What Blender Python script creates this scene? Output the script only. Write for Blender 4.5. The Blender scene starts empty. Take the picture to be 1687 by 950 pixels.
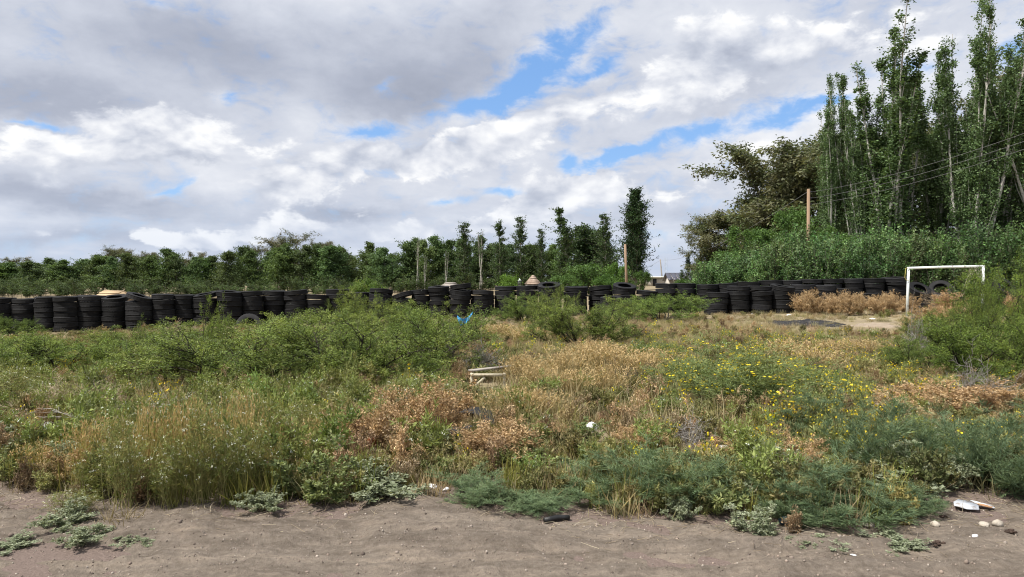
import bpy, math
import numpy as np
from mathutils import Vector, Matrix

# ---------------------------------------------------------------- camera / light / exposure
sc = bpy.context.scene
COL = sc.collection
W0, H0, FPX, CAMZ, HORY = 1687.0, 950.0, 1140.0, 1.6, 456.0
PITCH = -math.atan((H0 / 2 - HORY) / FPX)
cam_d = bpy.data.cameras.new('camera')
cam_d.sensor_width = 36.0
cam_d.lens = 36.0 * FPX / W0
cam_d.clip_start = 0.05
cam_d.clip_end = 6000
cam = bpy.data.objects.new('camera', cam_d)
COL.objects.link(cam)
cam.location = (0, 0, CAMZ)
cam.rotation_euler = (math.pi / 2 + PITCH, 0, 0)
sc.camera = cam

SUN_EL, SUN_AZ = math.radians(60), math.radians(-115)     # azimuth from +Y towards +X
sd = Vector((math.sin(SUN_AZ) * math.cos(SUN_EL), math.cos(SUN_AZ) * math.cos(SUN_EL), math.sin(SUN_EL)))
sun_d = bpy.data.lights.new('sun', 'SUN')
sun_d.energy = 4.2
sun_d.angle = math.radians(5)
sun_d.color = (1.0, 0.95, 0.87)
sun = bpy.data.objects.new('sun', sun_d)
COL.objects.link(sun)
sun.rotation_euler = (-sd).to_track_quat('-Z', 'Y').to_euler()
sun.location = sd * 50

sc.view_settings.view_transform = 'Standard'
sc.view_settings.look = 'None'
sc.view_settings.exposure = 0.72
sc.view_settings.gamma = 1.0
sc.view_settings.use_curve_mapping = False
sc.render.engine = 'CYCLES'
sc.cycles.use_denoising = True
sc.cycles.denoising_prefilter = 'ACCURATE'
sc.cycles.max_bounces = 5
sc.cycles.diffuse_bounces = 3
sc.cycles.glossy_bounces = 2
sc.cycles.transmission_bounces = 3
sc.cycles.use_adaptive_sampling = False
sc.render.filter_size = 1.1
sc.cycles.pixel_filter_type = 'BLACKMAN_HARRIS'
sc.cycles.filter_width = 1.1


def ray(px, py):
    x, y = (px - W0 / 2) / FPX, (H0 / 2 - py) / FPX
    c, s = math.cos(PITCH), math.sin(PITCH)
    return (x, c - s * y, s + c * y)


# ---------------------------------------------------------------- world: sky with clouds
class NT:
    """small node-tree helper"""
    def __init__(s, tree):
        s.t = tree

    def node(s, typ, **kw):
        n = s.t.nodes.new(typ)
        for k, v in kw.items():
            setattr(n, k, v)
        return n

    def put(s, sock, v):
        if hasattr(v, 'is_output'):
            s.t.links.new(v, sock)
        elif v is not None:
            sock.default_value = v

    def m(s, op, a, b=None, c=None, clamp=False):
        n = s.node('ShaderNodeMath', operation=op, use_clamp=clamp)
        s.put(n.inputs[0], a)
        if b is not None:
            s.put(n.inputs[1], b)
        if c is not None:
            s.put(n.inputs[2], c)
        return n.outputs[0]

    def v(s, op, a, b=None):
        n = s.node('ShaderNodeVectorMath', operation=op)
        s.put(n.inputs[0], a)
        if b is not None:
            if op == 'SCALE':
                s.put(n.inputs['Scale'], b)
            else:
                s.put(n.inputs[1], b)
        return n.outputs['Value'] if op in ('LENGTH', 'DOT_PRODUCT', 'DISTANCE') else n.outputs[0]

    def noise(s, vec, scale, detail=6.0, rough=0.55, dist=0.0, lac=2.0):
        n = s.node('ShaderNodeTexNoise')
        s.put(n.inputs['Vector'], vec)
        n.inputs['Scale'].default_value = scale
        n.inputs['Detail'].default_value = detail
        n.inputs['Roughness'].default_value = rough
        n.inputs['Lacunarity'].default_value = lac
        n.inputs['Distortion'].default_value = dist
        return n.outputs[0], n.outputs[1]

    def smooth(s, x, a, b, lo=0.0, hi=1.0):
        n = s.node('ShaderNodeMapRange', interpolation_type='SMOOTHSTEP')
        s.put(n.inputs[0], x)
        for i, q in enumerate((a, b, lo, hi)):
            n.inputs[1 + i].default_value = q
        return n.outputs[0]

    def lin(s, x, a, b, lo=0.0, hi=1.0):
        n = s.node('ShaderNodeMapRange')
        s.put(n.inputs[0], x)
        for i, q in enumerate((a, b, lo, hi)):
            n.inputs[1 + i].default_value = q
        return n.outputs[0]

    def mix(s, f, a, b, blend='MIX'):
        n = s.node('ShaderNodeMix', data_type='RGBA', blend_type=blend)
        s.put(n.inputs[0], f)
        for k, q in ((6, a), (7, b)):
            s.put(n.inputs[k], q if hasattr(q, 'is_output') else (*q[:3], 1.0))
        return n.outputs[2]

    def ramp(s, x, stops):
        n = s.node('ShaderNodeValToRGB')
        s.put(n.inputs[0], x)
        el = n.color_ramp.elements
        el[0].position, el[0].color = stops[0][0], (*stops[0][1], 1)
        el[1].position, el[1].color = stops[-1][0], (*stops[-1][1], 1)
        for p, c in stops[1:-1]:
            e = el.new(p)
            e.color = (*c, 1)
        return n.outputs[0]


def azel(px, py):
    x, y, z = ray(px, py)
    return math.atan2(x, y), math.atan2(z, math.hypot(x, y))


def build_world():
    w = bpy.data.worlds.new('World')
    sc.world = w
    w.use_nodes = True
    t = w.node_tree
    t.nodes.clear()
    n = NT(t)
    out = n.node('ShaderNodeOutputWorld')
    bg = n.node('ShaderNodeBackground')
    bg.inputs[1].default_value = 0.1
    t.links.new(bg.outputs[0], out.inputs[0])
    sky = n.node('ShaderNodeTexSky', sky_type='NISHITA')
    sky.sun_disc = False
    sky.sun_elevation = SUN_EL
    sky.sun_rotation = SUN_AZ
    sky.air_density = 1.0
    sky.dust_density = 0.4
    sky.ozone_density = 2.0
    g = n.node('ShaderNodeTexCoord').outputs['Generated']
    sep = n.node('ShaderNodeSeparateXYZ')
    t.links.new(g, sep.inputs[0])
    dx, dy, dz = sep.outputs
    az = n.m('ARCTAN2', dx, dy)
    el = n.m('ARCSINE', dz)
    comb = n.node('ShaderNodeCombineXYZ')
    n.put(comb.inputs[0], az)
    n.put(comb.inputs[1], el)
    ae = comb.outputs[0]
    # cloud-layer coordinates (foreshortened towards the horizon)
    den = n.m('ADD', n.m('MAXIMUM', dz, 0.0), 0.16)
    cp = n.node('ShaderNodeCombineXYZ')
    n.put(cp.inputs[0], n.m('DIVIDE', dx, den))
    n.put(cp.inputs[1], n.m('DIVIDE', dy, den))
    n.put(cp.inputs[2], n.m('MULTIPLY', el, 2.0))
    P = cp.outputs[0]
    # warp for the layout shapes
    stretch = n.v('MULTIPLY', ae, (1.0, 1.5, 1.0))
    _, wc = n.noise(stretch, 7.0, 5.0, 0.62)
    warp = n.v('SCALE', n.v('SUBTRACT', wc, (0.5, 0.5, 0.5)), 0.085)
    aew = n.v('ADD', ae, warp)

    def blobs(items, src, gain=1.0):
        tot = None
        for (px, py, rx, ry, rot, wt) in items:
            a0, e0 = azel(px, py)
            mp = n.node('ShaderNodeMapping', vector_type='TEXTURE')
            n.put(mp.inputs[0], src)
            mp.inputs[1].default_value = (a0, e0, 0)
            mp.inputs[2].default_value = (0, 0, math.radians(rot))
            mp.inputs[3].default_value = (rx / FPX, ry / FPX, 1)
            d2 = n.v('DOT_PRODUCT', mp.outputs[0], mp.outputs[0])
            gs = n.m('MULTIPLY', n.m('POWER', 2.718, n.m('MULTIPLY', d2, -1.0)), wt * gain)
            tot = gs if tot is None else n.m('ADD', tot, gs)
        return tot

    gaps = [(940, 76, 74, 25, 22, .76), (885, 125, 50, 26, 30, .74), (985, 108, 50, 10, 15, .7), (838, 152, 40, 26, 40, .9),
            (780, 188, 55, 18, 15, .75), (620, 208, 60, 13, 8, .8), (640, 140, 18, 10, 20, .6), (1150, 208, 62, 16, 12, .95),
            (1290, 196, 60, 18, 5, 1.0), (1040, 240, 40, 9, 20, .75), (985, 262, 48, 13, 15, .9), (932, 262, 14, 12, 0, .7),
            (835, 316, 36, 11, 10, .8), (735, 336, 32, 9, 5, .7), (1375, 178, 40, 12, 10, .8), (1668, 72, 40, 22, 10, .9),
            (1500, 118, 30, 14, 10, .7), (55, 211, 45, 6, 0, .65), (370, 150, 12, 10, 0, .55), (255, 6, 24, 10, 0, .5),
            (285, 306, 42, 6, 22, .6), (60, 408, 90, 12, 0, .35), (1085, 395, 60, 14, 0, .3)]
    dark = [(470, 95, 300, 75, 4, .30), (70, 165, 150, 40, 6, .30), (650, 150, 120, 45, 10, .28), (290, 60, 130, 50, 0, .10),
            (130, 325, 170, 20, -3, .34), (560, 352, 80, 13, 0, .30), (1260, 120, 170, 40, 20, .14), (400, 398, 300, 12, 0, .16),
            (60, 400, 140, 20, 0, .2), (800, 60, 90, 40, 30, .12), (1100, 352, 120, 12, 4, .14)]
    cumulus = [(215, 225, 230, 62, 10, .62), (620, 262, 120, 44, 4, .85), (470, 318, 110, 38, 18, .6), (850, 215, 190, 42, 20, .75),
               (895, 335, 90, 34, 12, .7), (1090, 275, 220, 44, 8, .55), (650, 380, 150, 14, 3, .5), (1190, 95, 230, 70, 16, .5),
               (1480, 60, 220, 80, 10, .45), (300, 385, 90, 14, 5, .45), (960, 288, 40, 14, 0, .5), (150, 380, 130, 15, 3, .5), (830, 372, 120, 17, 5, .55), (1100, 322, 150, 22, 5, .45), (480, 372, 90, 12, 4, .4)]
    G = blobs(gaps, aew, 1.25)
    D = blobs(dark, aew, 1.25)
    K = blobs(cumulus, aew)
    n1, _ = n.noise(P, 1.15, 5.0, 0.58, 0.15)
    q = n.v('MULTIPLY', ae, (1.0, 1.75, 1.0))
    n2, _ = n.noise(q, 5.4, 8.0, 0.56, 0.2)
    q_up = n.v('ADD', q, (-0.010, 0.034, 0.0))
    n2u, _ = n.noise(q_up, 5.4, 4.0, 0.56, 0.2)
    n3, _ = n.noise(q, 21.0, 5.0, 0.62, 0.4)
    e2 = n.m('SUBTRACT', n2, 0.5)
    e3 = n.m('SUBTRACT', n3, 0.5)
    # openings of blue
    gap = n.m('ADD', G, n.m('MULTIPLY', e2, -1.7))
    gap = n.m('ADD', gap, n.m('MULTIPLY', e3, -2.1))
    gap = n.m('ADD', gap, n.m('MULTIPLY', n.smooth(n1, 0.42, 0.30), 0.35))
    clear = n.smooth(gap, 0.05, 1.15)
    # upper grey sheet
    shA = n.m('ADD', 0.66, n.m('MULTIPLY', n.m('SUBTRACT', n1, 0.5), 0.75))
    shA = n.m('ADD', shA, n.m('MULTIPLY', e2, 0.55))
    shA = n.m('ADD', shA, n.m('MULTIPLY', e3, 0.22))
    shA = n.m('SUBTRACT', shA, D)
    shA = n.m('ADD', shA, n.m('MULTIPLY', G, 0.22))
    sheet = n.ramp(shA, [(0.0, (2.0, 2.2, 2.75)), (0.3, (2.75, 2.98, 3.6)), (0.6, (3.95, 4.18, 4.75)), (0.95, (5.7, 5.8, 6.05))])
    blue = n.mix(0.55, sky.outputs[0], (1.2, 2.75, 5.8))
    base = n.mix(clear, sheet, blue)
    # heaped clouds below it: crisp lit tops, soft grey bases
    kd = n.m('ADD', K, n.m('MULTIPLY', e2, 2.0))
    kd = n.m('ADD', kd, n.m('MULTIPLY', e3, 0.75))
    kd = n.m('SUBTRACT', kd, n.m('MULTIPLY', G, 0.55))
    ka = n.smooth(kd, 0.40, 0.62)
    rel = n.m('SUBTRACT', n2, n2u)
    shK = n.m('ADD', 0.58, n.m('MULTIPLY', rel, 3.6))
    shK = n.m('ADD', shK, n.m('MULTIPLY', e3, 0.55))
    shK = n.m('SUBTRACT', shK, n.m('MULTIPLY', n.smooth(kd, 0.75, 1.5), 0.12))
    shK = n.m('SUBTRACT', shK, n.m('MULTIPLY', D, 0.5))
    heap = n.ramp(shK, [(0.0, (2.6, 2.85, 3.5)), (0.30, (3.5, 3.75, 4.35)), (0.58, (4.8, 4.95, 5.35)), (0.90, (6.4, 6.42, 6.45))])
    colr = n.mix(n.m('MULTIPLY', ka, 0.92), base, heap)
    hz = n.smooth(el, 0.15, 0.0)
    colr = n.mix(n.m('MULTIPLY', hz, 0.42), colr, (3.3, 3.95, 5.1))
    t.links.new(colr, bg.inputs[0])
    w.cycles.sampling_method = 'MANUAL'
    w.cycles.sample_map_resolution = 256


build_world()
#@@GEOMETRY
# ---------------------------------------------------------------- ground shape and pixel helpers
def sstep(x, a, b):
    q = np.clip((np.asarray(x, float) - a) / (b - a), 0, 1)
    return q * q * (3 - 2 * q)


def hbase(X, Y):
    X = np.asarray(X, float)
    Y = np.asarray(Y, float)
    return sstep(Y, 5.5, 30) * np.clip(-0.40 + 0.0235 * X, -1.3, 0.12)


def hnoise(X, Y):
    X = np.asarray(X, float)
    Y = np.asarray(Y, float)
    z = 0.03 * np.sin(X * .9 + 1.3 * np.sin(Y * .5)) * np.cos(Y * .8 + .7) + 0.018 * np.sin(X * 2.3 + Y * 1.1) * np.sin(Y * 1.9 - X * .6)
    return z * sstep(Y, 4.6, 7.0) * (1 - 0.5 * sstep(Y, 20, 40))


def gh(X, Y):
    return hbase(X, Y) + hnoise(X, Y)


def gz(x, y):
    return float(gh(x, y))


def at(px, py, Y):
    d = ray(px, py)
    k = Y / d[1]
    return Vector((d[0] * k, Y, CAMZ + d[2] * k))


def gnd(px, py):
    d = ray(px, py)
    lo, hi = 0.5, 400.0
    for _ in range(50):
        mid = (lo + hi) / 2
        z = CAMZ + d[2] * mid
        if z > gz(d[0] * mid, d[1] * mid):
            lo = mid
        else:
            hi = mid
    return Vector((d[0] * lo, d[1] * lo, gz(d[0] * lo, d[1] * lo)))


def fx(px, Y):
    """point on the ground under image column px at depth Y"""
    x = (px - W0 / 2) / FPX * Y
    return Vector((x, Y, gz(x, Y)))


def ztop(py, Y):
    return at(843.5, py, Y).z


# ---------------------------------------------------------------- mesh helpers (numpy)
def unit(v):
    return v / np.maximum(np.linalg.norm(v, axis=-1, keepdims=True), 1e-9)


class Buf:
    def __init__(s):
        s.V, s.F, s.C, s.n = [], [], [], 0

    def add(s, V, F, C):
        V = np.asarray(V, np.float32).reshape(-1, 3)
        C = np.asarray(C, np.float32)
        if C.ndim == 1:
            C = np.repeat(C[None, :], len(V), 0)
        s.V.append(V)
        s.C.append(C)
        s.F.append(np.asarray(F, np.int32) + s.n)
        s.n += len(V)

    def mesh(s, name, mat, smooth=False):
        me = bpy.data.meshes.new(name)
        V = np.concatenate(s.V)
        C = np.concatenate(s.C)
        me.vertices.add(len(V))
        me.vertices.foreach_set('co', V.ravel())
        sizes = np.concatenate([np.full(len(f), f.shape[1], np.int32) for f in s.F])
        idx = np.concatenate([f.ravel() for f in s.F])
        st = np.concatenate(([0], np.cumsum(sizes)[:-1])).astype(np.int32)
        me.loops.add(len(idx))
        me.loops.foreach_set('vertex_index', idx)
        me.polygons.add(len(sizes))
        me.polygons.foreach_set('loop_start', st)
        if smooth:
            me.polygons.foreach_set('use_smooth', np.ones(len(sizes), bool))
        a = me.attributes.new('col', 'FLOAT_COLOR', 'POINT')
        a.data.foreach_set('color', np.concatenate([C[:, :3], np.ones((len(C), 1), np.float32)], 1).ravel())
        me.update()
        if mat:
            me.materials.append(mat)
        return me


def colvar(rng, n, cols, jit=0.12, rep=1):
    """n colours picked between the given ones, brightness-jittered; each repeated rep times"""
    cols = np.asarray(cols, float)
    if len(cols) > 1:
        a = rng.integers(0, len(cols), n)
        b = rng.integers(0, len(cols), n)
        f = rng.random((n, 1))
        c = cols[a] * (1 - f) + cols[b] * f
    else:
        c = np.repeat(cols, n, 0)
    c = c * np.clip(1 + jit * rng.standard_normal((n, 1)), .4, 1.9)
    return np.repeat(c, rep, 0)


def grow(rng, base, d, length, nseg, wob=0.12, up=0.0):
    base = np.asarray(base, float)
    d = unit(np.asarray(d, float))
    N = len(base)
    P = np.zeros((N, nseg + 1, 3))
    P[:, 0] = base
    st = (np.broadcast_to(np.asarray(length, float), (N,)) / nseg)[:, None]
    for i in range(nseg):
        d = unit(d + wob * rng.standard_normal((N, 3)) + np.array([0, 0, up]))
        P[:, i + 1] = P[:, i] + d * st
    return P


def sample(P, pi, t):
    m = P.shape[1] - 1
    f = np.clip(t, 0, .999) * m
    i = f.astype(int)
    q = (f - i)[:, None]
    a, b = P[pi, i], P[pi, i + 1]
    return a * (1 - q) + b * q, unit(b - a)


def spawn(rng, P, per, t0, t1, ang, jit=0.25):
    N = len(P)
    pi = np.repeat(np.arange(N), per)
    t = t0 + (t1 - t0) * rng.random(len(pi))
    b, d = sample(P, pi, t)
    r = unit(np.cross(d, rng.standard_normal(d.shape)))
    a = np.clip(ang * (1 + jit * rng.standard_normal((len(pi), 1))), 0.05, 2.2)
    return b, unit(d * np.cos(a) + r * np.sin(a)), pi, t


def tubes(buf, P, r0, r1, col, k=3):
    N, m, _ = P.shape
    T = np.gradient(P, axis=1)
    T = unit(T)
    ref = np.array([0.31, 0.83, 0.45])
    S = unit(np.cross(T, ref))
    U = np.cross(T, S)
    f = np.linspace(0, 1, m)[None, :, None]
    r = np.broadcast_to(np.asarray(r0, float), (N,))[:, None, None] * (1 - f) + np.broadcast_to(np.asarray(r1, float), (N,))[:, None, None] * f
    ring = []
    for j in range(k):
        a = 2 * math.pi * j / k
        ring.append(P + (S * math.cos(a) + U * math.sin(a)) * r)
    V = np.stack(ring, 2)                      # N,m,k,3
    idx = np.arange(N * m * k).reshape(N, m, k)
    A, B = idx[:, :-1], idx[:, 1:]
    F = np.stack([A, np.roll(A, -1, 2), np.roll(B, -1, 2), B], -1).reshape(-1, 4)
    col = np.asarray(col, float)
    if col.ndim == 2:
        col = np.repeat(col, m * k, 0)
    buf.add(V.reshape(-1, 3), F, col)


def blades(rng, buf, P, w, cols_root, cols_tip=None):
    """flat tapering blades along polylines"""
    N, m, _ = P.shape
    T = unit(P[:, -1] - P[:, 0])
    S = unit(np.cross(T, rng.standard_normal((N, 3))))[:, None, :]
    f = np.linspace(0, 1, m)
    prof = np.minimum(1, (1 - f) * 1.6 + 0.06)[None, :, None]
    ww = np.broadcast_to(np.asarray(w, float), (N,))[:, None, None] * prof * .5
    V = np.stack([P - S * ww, P + S * ww], 2)
    idx = np.arange(N * m * 2).reshape(N, m, 2)
    F = np.stack([idx[:, :-1, 0], idx[:, :-1, 1], idx[:, 1:, 1], idx[:, 1:, 0]], -1).reshape(-1, 4)
    C = np.asarray(cols_root)[:, None, :] * (1 - f)[None, :, None] + (np.asarray(cols_tip if cols_tip is not None else cols_root))[:, None, :] * f[None, :, None]
    buf.add(V.reshape(-1, 3), F, np.repeat(C[:, :, None, :], 2, 2).reshape(-1, 3))


def leaves(rng, buf, C, D, L, Wd, cols, cup=0.0):
    """diamond leaves from C along D"""
    N = len(C)
    D = unit(D)
    S = unit(np.cross(D, rng.standard_normal((N, 3))))
    L = np.broadcast_to(np.asarray(L, float), (N,))[:, None]
    w = np.broadcast_to(np.asarray(Wd, float), (N,))[:, None] * .5
    mid = C + D * L * .45
    V = np.stack([C, mid + S * w, C + D * L, mid - S * w], 1)
    F = np.arange(N * 4).reshape(N, 4)
    buf.add(V.reshape(-1, 3), F, np.repeat(cols, 4, 0))


def rdir(rng, n, up=0.0):
    v = unit(rng.standard_normal((n, 3)))
    v[:, 2] += up
    return unit(v)


# ---------------------------------------------------------------- materials
def mat_new(name):
    m = bpy.data.materials.new(name)
    m.use_nodes = True
    m.node_tree.nodes.clear()
    n = NT(m.node_tree)
    out = n.node('ShaderNodeOutputMaterial')
    return m, n, out


def veg_mat(name, inst=False, trans=0.28, rough=0.6, spec=0.25):
    m, n, out = mat_new(name)
    a = n.node('ShaderNodeAttribute', attribute_name='col')
    if inst:
        b = n.node('ShaderNodeAttribute', attribute_name='tint', attribute_type='INSTANCER').outputs[0]
    else:
        b = n.node('ShaderNodeObjectInfo').outputs['Color']
    c = n.mix(1.0, a.outputs[0], b, 'MULTIPLY')
    p = n.node('ShaderNodeBsdfPrincipled')
    n.put(p.inputs['Base Color'], c)
    p.inputs['Roughness'].default_value = rough
    p.inputs['Specular IOR Level'].default_value = spec
    if trans > 0:
        t = n.node('ShaderNodeBsdfTranslucent')
        n.put(t.inputs[0], n.mix(1.0, c, (1.25, 1.2, .7), 'MULTIPLY'))
        x = n.node('ShaderNodeMixShader')
        x.inputs[0].default_value = trans
        n.t.links.new(p.outputs[0], x.inputs[1])
        n.t.links.new(t.outputs[0], x.inputs[2])
        n.t.links.new(x.outputs[0], out.inputs[0])
    else:
        n.t.links.new(p.outputs[0], out.inputs[0])
    return m


def plain_mat(name, stops, scale=8.0, rough=0.8, spec=0.3, bump=0.0, bscale=30.0, stretch=(1, 1, 1), detail=5.0, tint=True, metallic=0.0):
    m, n, out = mat_new(name)
    tc = n.node('ShaderNodeTexCoord').outputs['Object']
    oi = n.node('ShaderNodeObjectInfo')
    vec = n.v('ADD', n.v('MULTIPLY', tc, stretch), n.v('SCALE', (17.0, 31.0, 9.0), oi.outputs['Random']))
    f, _ = n.noise(vec, scale, detail, .6)
    c = n.ramp(f, stops)
    if tint:
        c = n.mix(1.0, c, oi.outputs['Color'], 'MULTIPLY')
    p = n.node('ShaderNodeBsdfPrincipled')
    n.put(p.inputs['Base Color'], c)
    p.inputs['Roughness'].default_value = rough
    p.inputs['Specular IOR Level'].default_value = spec
    p.inputs['Metallic'].default_value = metallic
    if bump:
        f2, _ = n.noise(vec, bscale, 5, .65)
        b = n.node('ShaderNodeBump')
        b.inputs['Strength'].default_value = bump
        b.inputs['Distance'].default_value = 0.02
        n.put(b.inputs['Height'], f2)
        n.t.links.new(b.outputs[0], p.inputs['Normal'])
    n.t.links.new(p.outputs[0], out.inputs[0])
    return m


M_LEAF = veg_mat('leaf')
M_LEAF_I = veg_mat('leaf_scatter', inst=True)
M_DRY = veg_mat('dry_plant', trans=0.18, rough=.75, spec=.15)
M_DRY_I = veg_mat('dry_plant_scatter', inst=True, trans=0.18, rough=.75, spec=.15)
M_BARK = veg_mat('bark', trans=0, rough=.85, spec=.15)
M_RUBBER = plain_mat('tyre_rubber', [(0.3, (.005, .005, .0055)), (.55, (.008, .008, .0085)), (.72, (.015, .0145, .014)), (.85, (.045, .042, .038))], 3.5, .7, .22, .35, 55)
M_WHITEPAINT = plain_mat('chipped_white_paint', [(0.30, (.22, .15, .10)), (.40, (.66, .72, .70)), (.8, (.82, .82, .80))], 6, .5, .4, .1, 40)
M_OLDWOOD = plain_mat('weathered_wood', [(0.2, (.16, .14, .12)), (.5, (.30, .27, .24)), (.8, (.42, .39, .35))], 5, .9, .1, .5, 30, (1, 1, .12))
M_POLEWOOD = plain_mat('pole_wood', [(0.2, (.17, .115, .075)), (.5, (.29, .20, .135)), (.8, (.38, .28, .20))], 3, .85, .15, .4, 20, (1, 1, .08))
M_PLANK = plain_mat('pale_plank', [(0.2, (.33, .23, .13)), (.5, (.50, .37, .23)), (.8, (.62, .48, .32))], 3, .8, .15, .3, 20, (.15, 1, 1))
M_THATCH = plain_mat('brown_roof_board', [(0.2, (.20, .15, .11)), (.5, (.30, .23, .18)), (.8, (.40, .32, .26))], 4, .9, .1, .4, 20)
M_METAL = plain_mat('roof_sheet', [(0.2, (.40, .48, .56)), (.8, (.56, .64, .72))], 2, .45, .5)
M_DARKROOF = plain_mat('dark_roof_sheet', [(0.2, (.035, .035, .05)), (.8, (.075, .075, .10))], 2, .45, .4)
M_RENDER = plain_mat('house_render', [(0.2, (.40, .37, .33)), (.8, (.52, .49, .44))], 1.5, .9, .1)
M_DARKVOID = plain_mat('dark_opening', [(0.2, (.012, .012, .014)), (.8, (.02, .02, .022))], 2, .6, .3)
M_WIRE = plain_mat('wire', [(0.2, (.16, .16, .16)), (.8, (.24, .24, .24))], 2, .6, .3)
M_BLUE = plain_mat('blue_plastic', [(0.2, (.03, .24, .52)), (.8, (.06, .36, .68))], 6, .45, .4, .2, 14)
M_PLASTIC = plain_mat('white_plastic', [(0.25, (.50, .48, .45)), (.45, (.74, .74, .74)), (.8, (.82, .83, .84))], 14, .5, .4, .3, 30)
M_CARD = plain_mat('torn_board', [(0.40, (.30, .17, .09)), (.50, (.42, .25, .14)), (.54, (.70, .73, .78)), (.8, (.76, .79, .84))], 9, .7, .2, .3, 40)
M_STONE = plain_mat('pale_stone', [(0.2, (.30, .26, .21)), (.8, (.52, .47, .40))], 20, .9, .1, .5, 60)
M_CLOD = plain_mat('dark_clod', [(0.2, (.035, .025, .02)), (.8, (.10, .07, .055))], 20, .95, .1, .8, 60)
M_RUST = plain_mat('rusty_tin', [(0.2, (.10, .03, .015)), (.6, (.26, .08, .035)), (.8, (.34, .14, .07))], 14, .8, .2, .3, 40)
M_BLACK = plain_mat('black_hose_rubber', [(0.2, (.008, .008, .009)), (.8, (.02, .02, .02))], 14, .5, .4, .2, 40)
M_ROPE = plain_mat('yellow_rope', [(0.2, (.45, .40, .10)), (.8, (.60, .55, .18))], 14, .8, .2)
M_NET = plain_mat('net_cord', [(0.2, (.40, .36, .28)), (.8, (.55, .50, .42))], 14, .9, .1)


def ground_mat():
    m, n, out = mat_new('dry_soil')
    pos = n.node('ShaderNodeNewGeometry').outputs['Position']
    sp = n.node('ShaderNodeSeparateXYZ')
    n.put(sp.inputs[0], pos)
    f, _ = n.noise(pos, .45, 6, .6)
    f2, _ = n.noise(pos, 6, 6, .65)
    f3, _ = n.noise(pos, 60, 4, .7)
    a = n.ramp(f, [(0.3, (.15, .115, .085)), (.5, (.22, .175, .115)), (.7, (.30, .245, .145))])
    b = n.ramp(f2, [(0.3, (.10, .085, .055)), (.5, (.20, .165, .10)), (.7, (.33, .27, .16))])
    c = n.mix(.5, a, b)
    c = n.mix(n.smooth(f3, .45, .75), c, (.34, .29, .21))
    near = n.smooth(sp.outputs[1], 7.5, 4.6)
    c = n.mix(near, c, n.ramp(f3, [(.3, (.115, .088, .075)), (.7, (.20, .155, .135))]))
    p = n.node('ShaderNodeBsdfPrincipled')
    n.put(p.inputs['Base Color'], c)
    p.inputs['Roughness'].default_value = .95
    p.inputs['Specular IOR Level'].default_value = .1
    bm = n.node('ShaderNodeBump')
    bm.inputs['Strength'].default_value = .9
    bm.inputs['Distance'].default_value = .03
    n.put(bm.inputs['Height'], n.m('ADD', f2, n.m('MULTIPLY', f3, .4)))
    n.t.links.new(bm.outputs[0], p.inputs['Normal'])
    n.t.links.new(p.outputs[0], out.inputs[0])
    return m


def road_mat():
    m, n, out = mat_new('packed_dirt')
    pos = n.node('ShaderNodeNewGeometry').outputs['Position']
    st = n.v('MULTIPLY', pos, (.35, 1.6, 1))
    f, _ = n.noise(st, 1.1, 6, .6)
    f2, _ = n.noise(pos, 28, 6, .7)
    f3, _ = n.noise(pos, 130, 4, .7)
    c = n.ramp(f, [(0.3, (.175, .146, .116)), (.5, (.232, .197, .159)), (.7, (.300, .260, .213))])
    c = n.mix(.55, c, n.ramp(f2, [(.25, (.09, .071, .057)), (.5, (.225, .184, .150)), (.75, (.37, .312, .26))]))
    f4, _ = n.noise(n.v('MULTIPLY', pos, (.8, 1.4, 1)), 4.5, 5, .65)
    c = n.mix(1.0, c, n.ramp(f4, [(.3, (.70, .69, .68)), (.5, (.98, .98, .98)), (.7, (1.22, 1.2, 1.17))]), 'MULTIPLY')
    f5, _ = n.noise(n.v('ADD', n.v('MULTIPLY', pos, (.10, 5.0, 1)), n.v('MULTIPLY', pos, (.0, 0, 0))), 2.2, 4, .6, .6)
    c = n.mix(1.0, c, n.ramp(f5, [(.32, (.80, .79, .78)), (.5, (1, 1, 1)), (.68, (1.16, 1.15, 1.13))]), 'MULTIPLY')
    vo = n.node('ShaderNodeTexVoronoi')
    n.put(vo.inputs['Vector'], pos)
    vo.inputs['Scale'].default_value = 95
    c = n.mix(n.smooth(vo.outputs['Distance'], .16, .05, 0, .55), c, n.mix(.8, vo.outputs['Color'], (.33, .29, .26)))
    p = n.node('ShaderNodeBsdfPrincipled')
    n.put(p.inputs['Base Color'], c)
    p.inputs['Roughness'].default_value = .95
    p.inputs['Specular IOR Level'].default_value = .1
    bm = n.node('ShaderNodeBump')
    bm.inputs['Strength'].default_value = 1.0
    bm.inputs['Distance'].default_value = .03
    n.put(bm.inputs['Height'], n.m('ADD', f2, n.m('MULTIPLY', f3, .6)))
    n.t.links.new(bm.outputs[0], p.inputs['Normal'])
    n.t.links.new(p.outputs[0], out.inputs[0])
    return m


# ---------------------------------------------------------------- object helpers
def tag(o, label=None, cat=None, group=None, kind=None):
    for k, q in (('label', label), ('category', cat), ('group', group), ('kind', kind)):
        if q:
            o[k] = q
    return o


def obj(name, me, parent=None, loc=(0, 0, 0), rot=(0, 0, 0), scale=(1, 1, 1), color=None):
    o = bpy.data.objects.new(name, me)
    COL.objects.link(o)
    o.location = loc
    o.rotation_euler = rot
    o.scale = scale
    if color is not None:
        o.color = (*color, 1)
    if parent:
        o.parent = parent
    return o


def empty(name, loc, rz=0.0, scale=(1, 1, 1)):
    o = bpy.data.objects.new(name, None)
    COL.objects.link(o)
    o.location = loc
    o.rotation_euler = (0, 0, rz)
    o.scale = scale
    o.empty_display_size = .2
    return o


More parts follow.
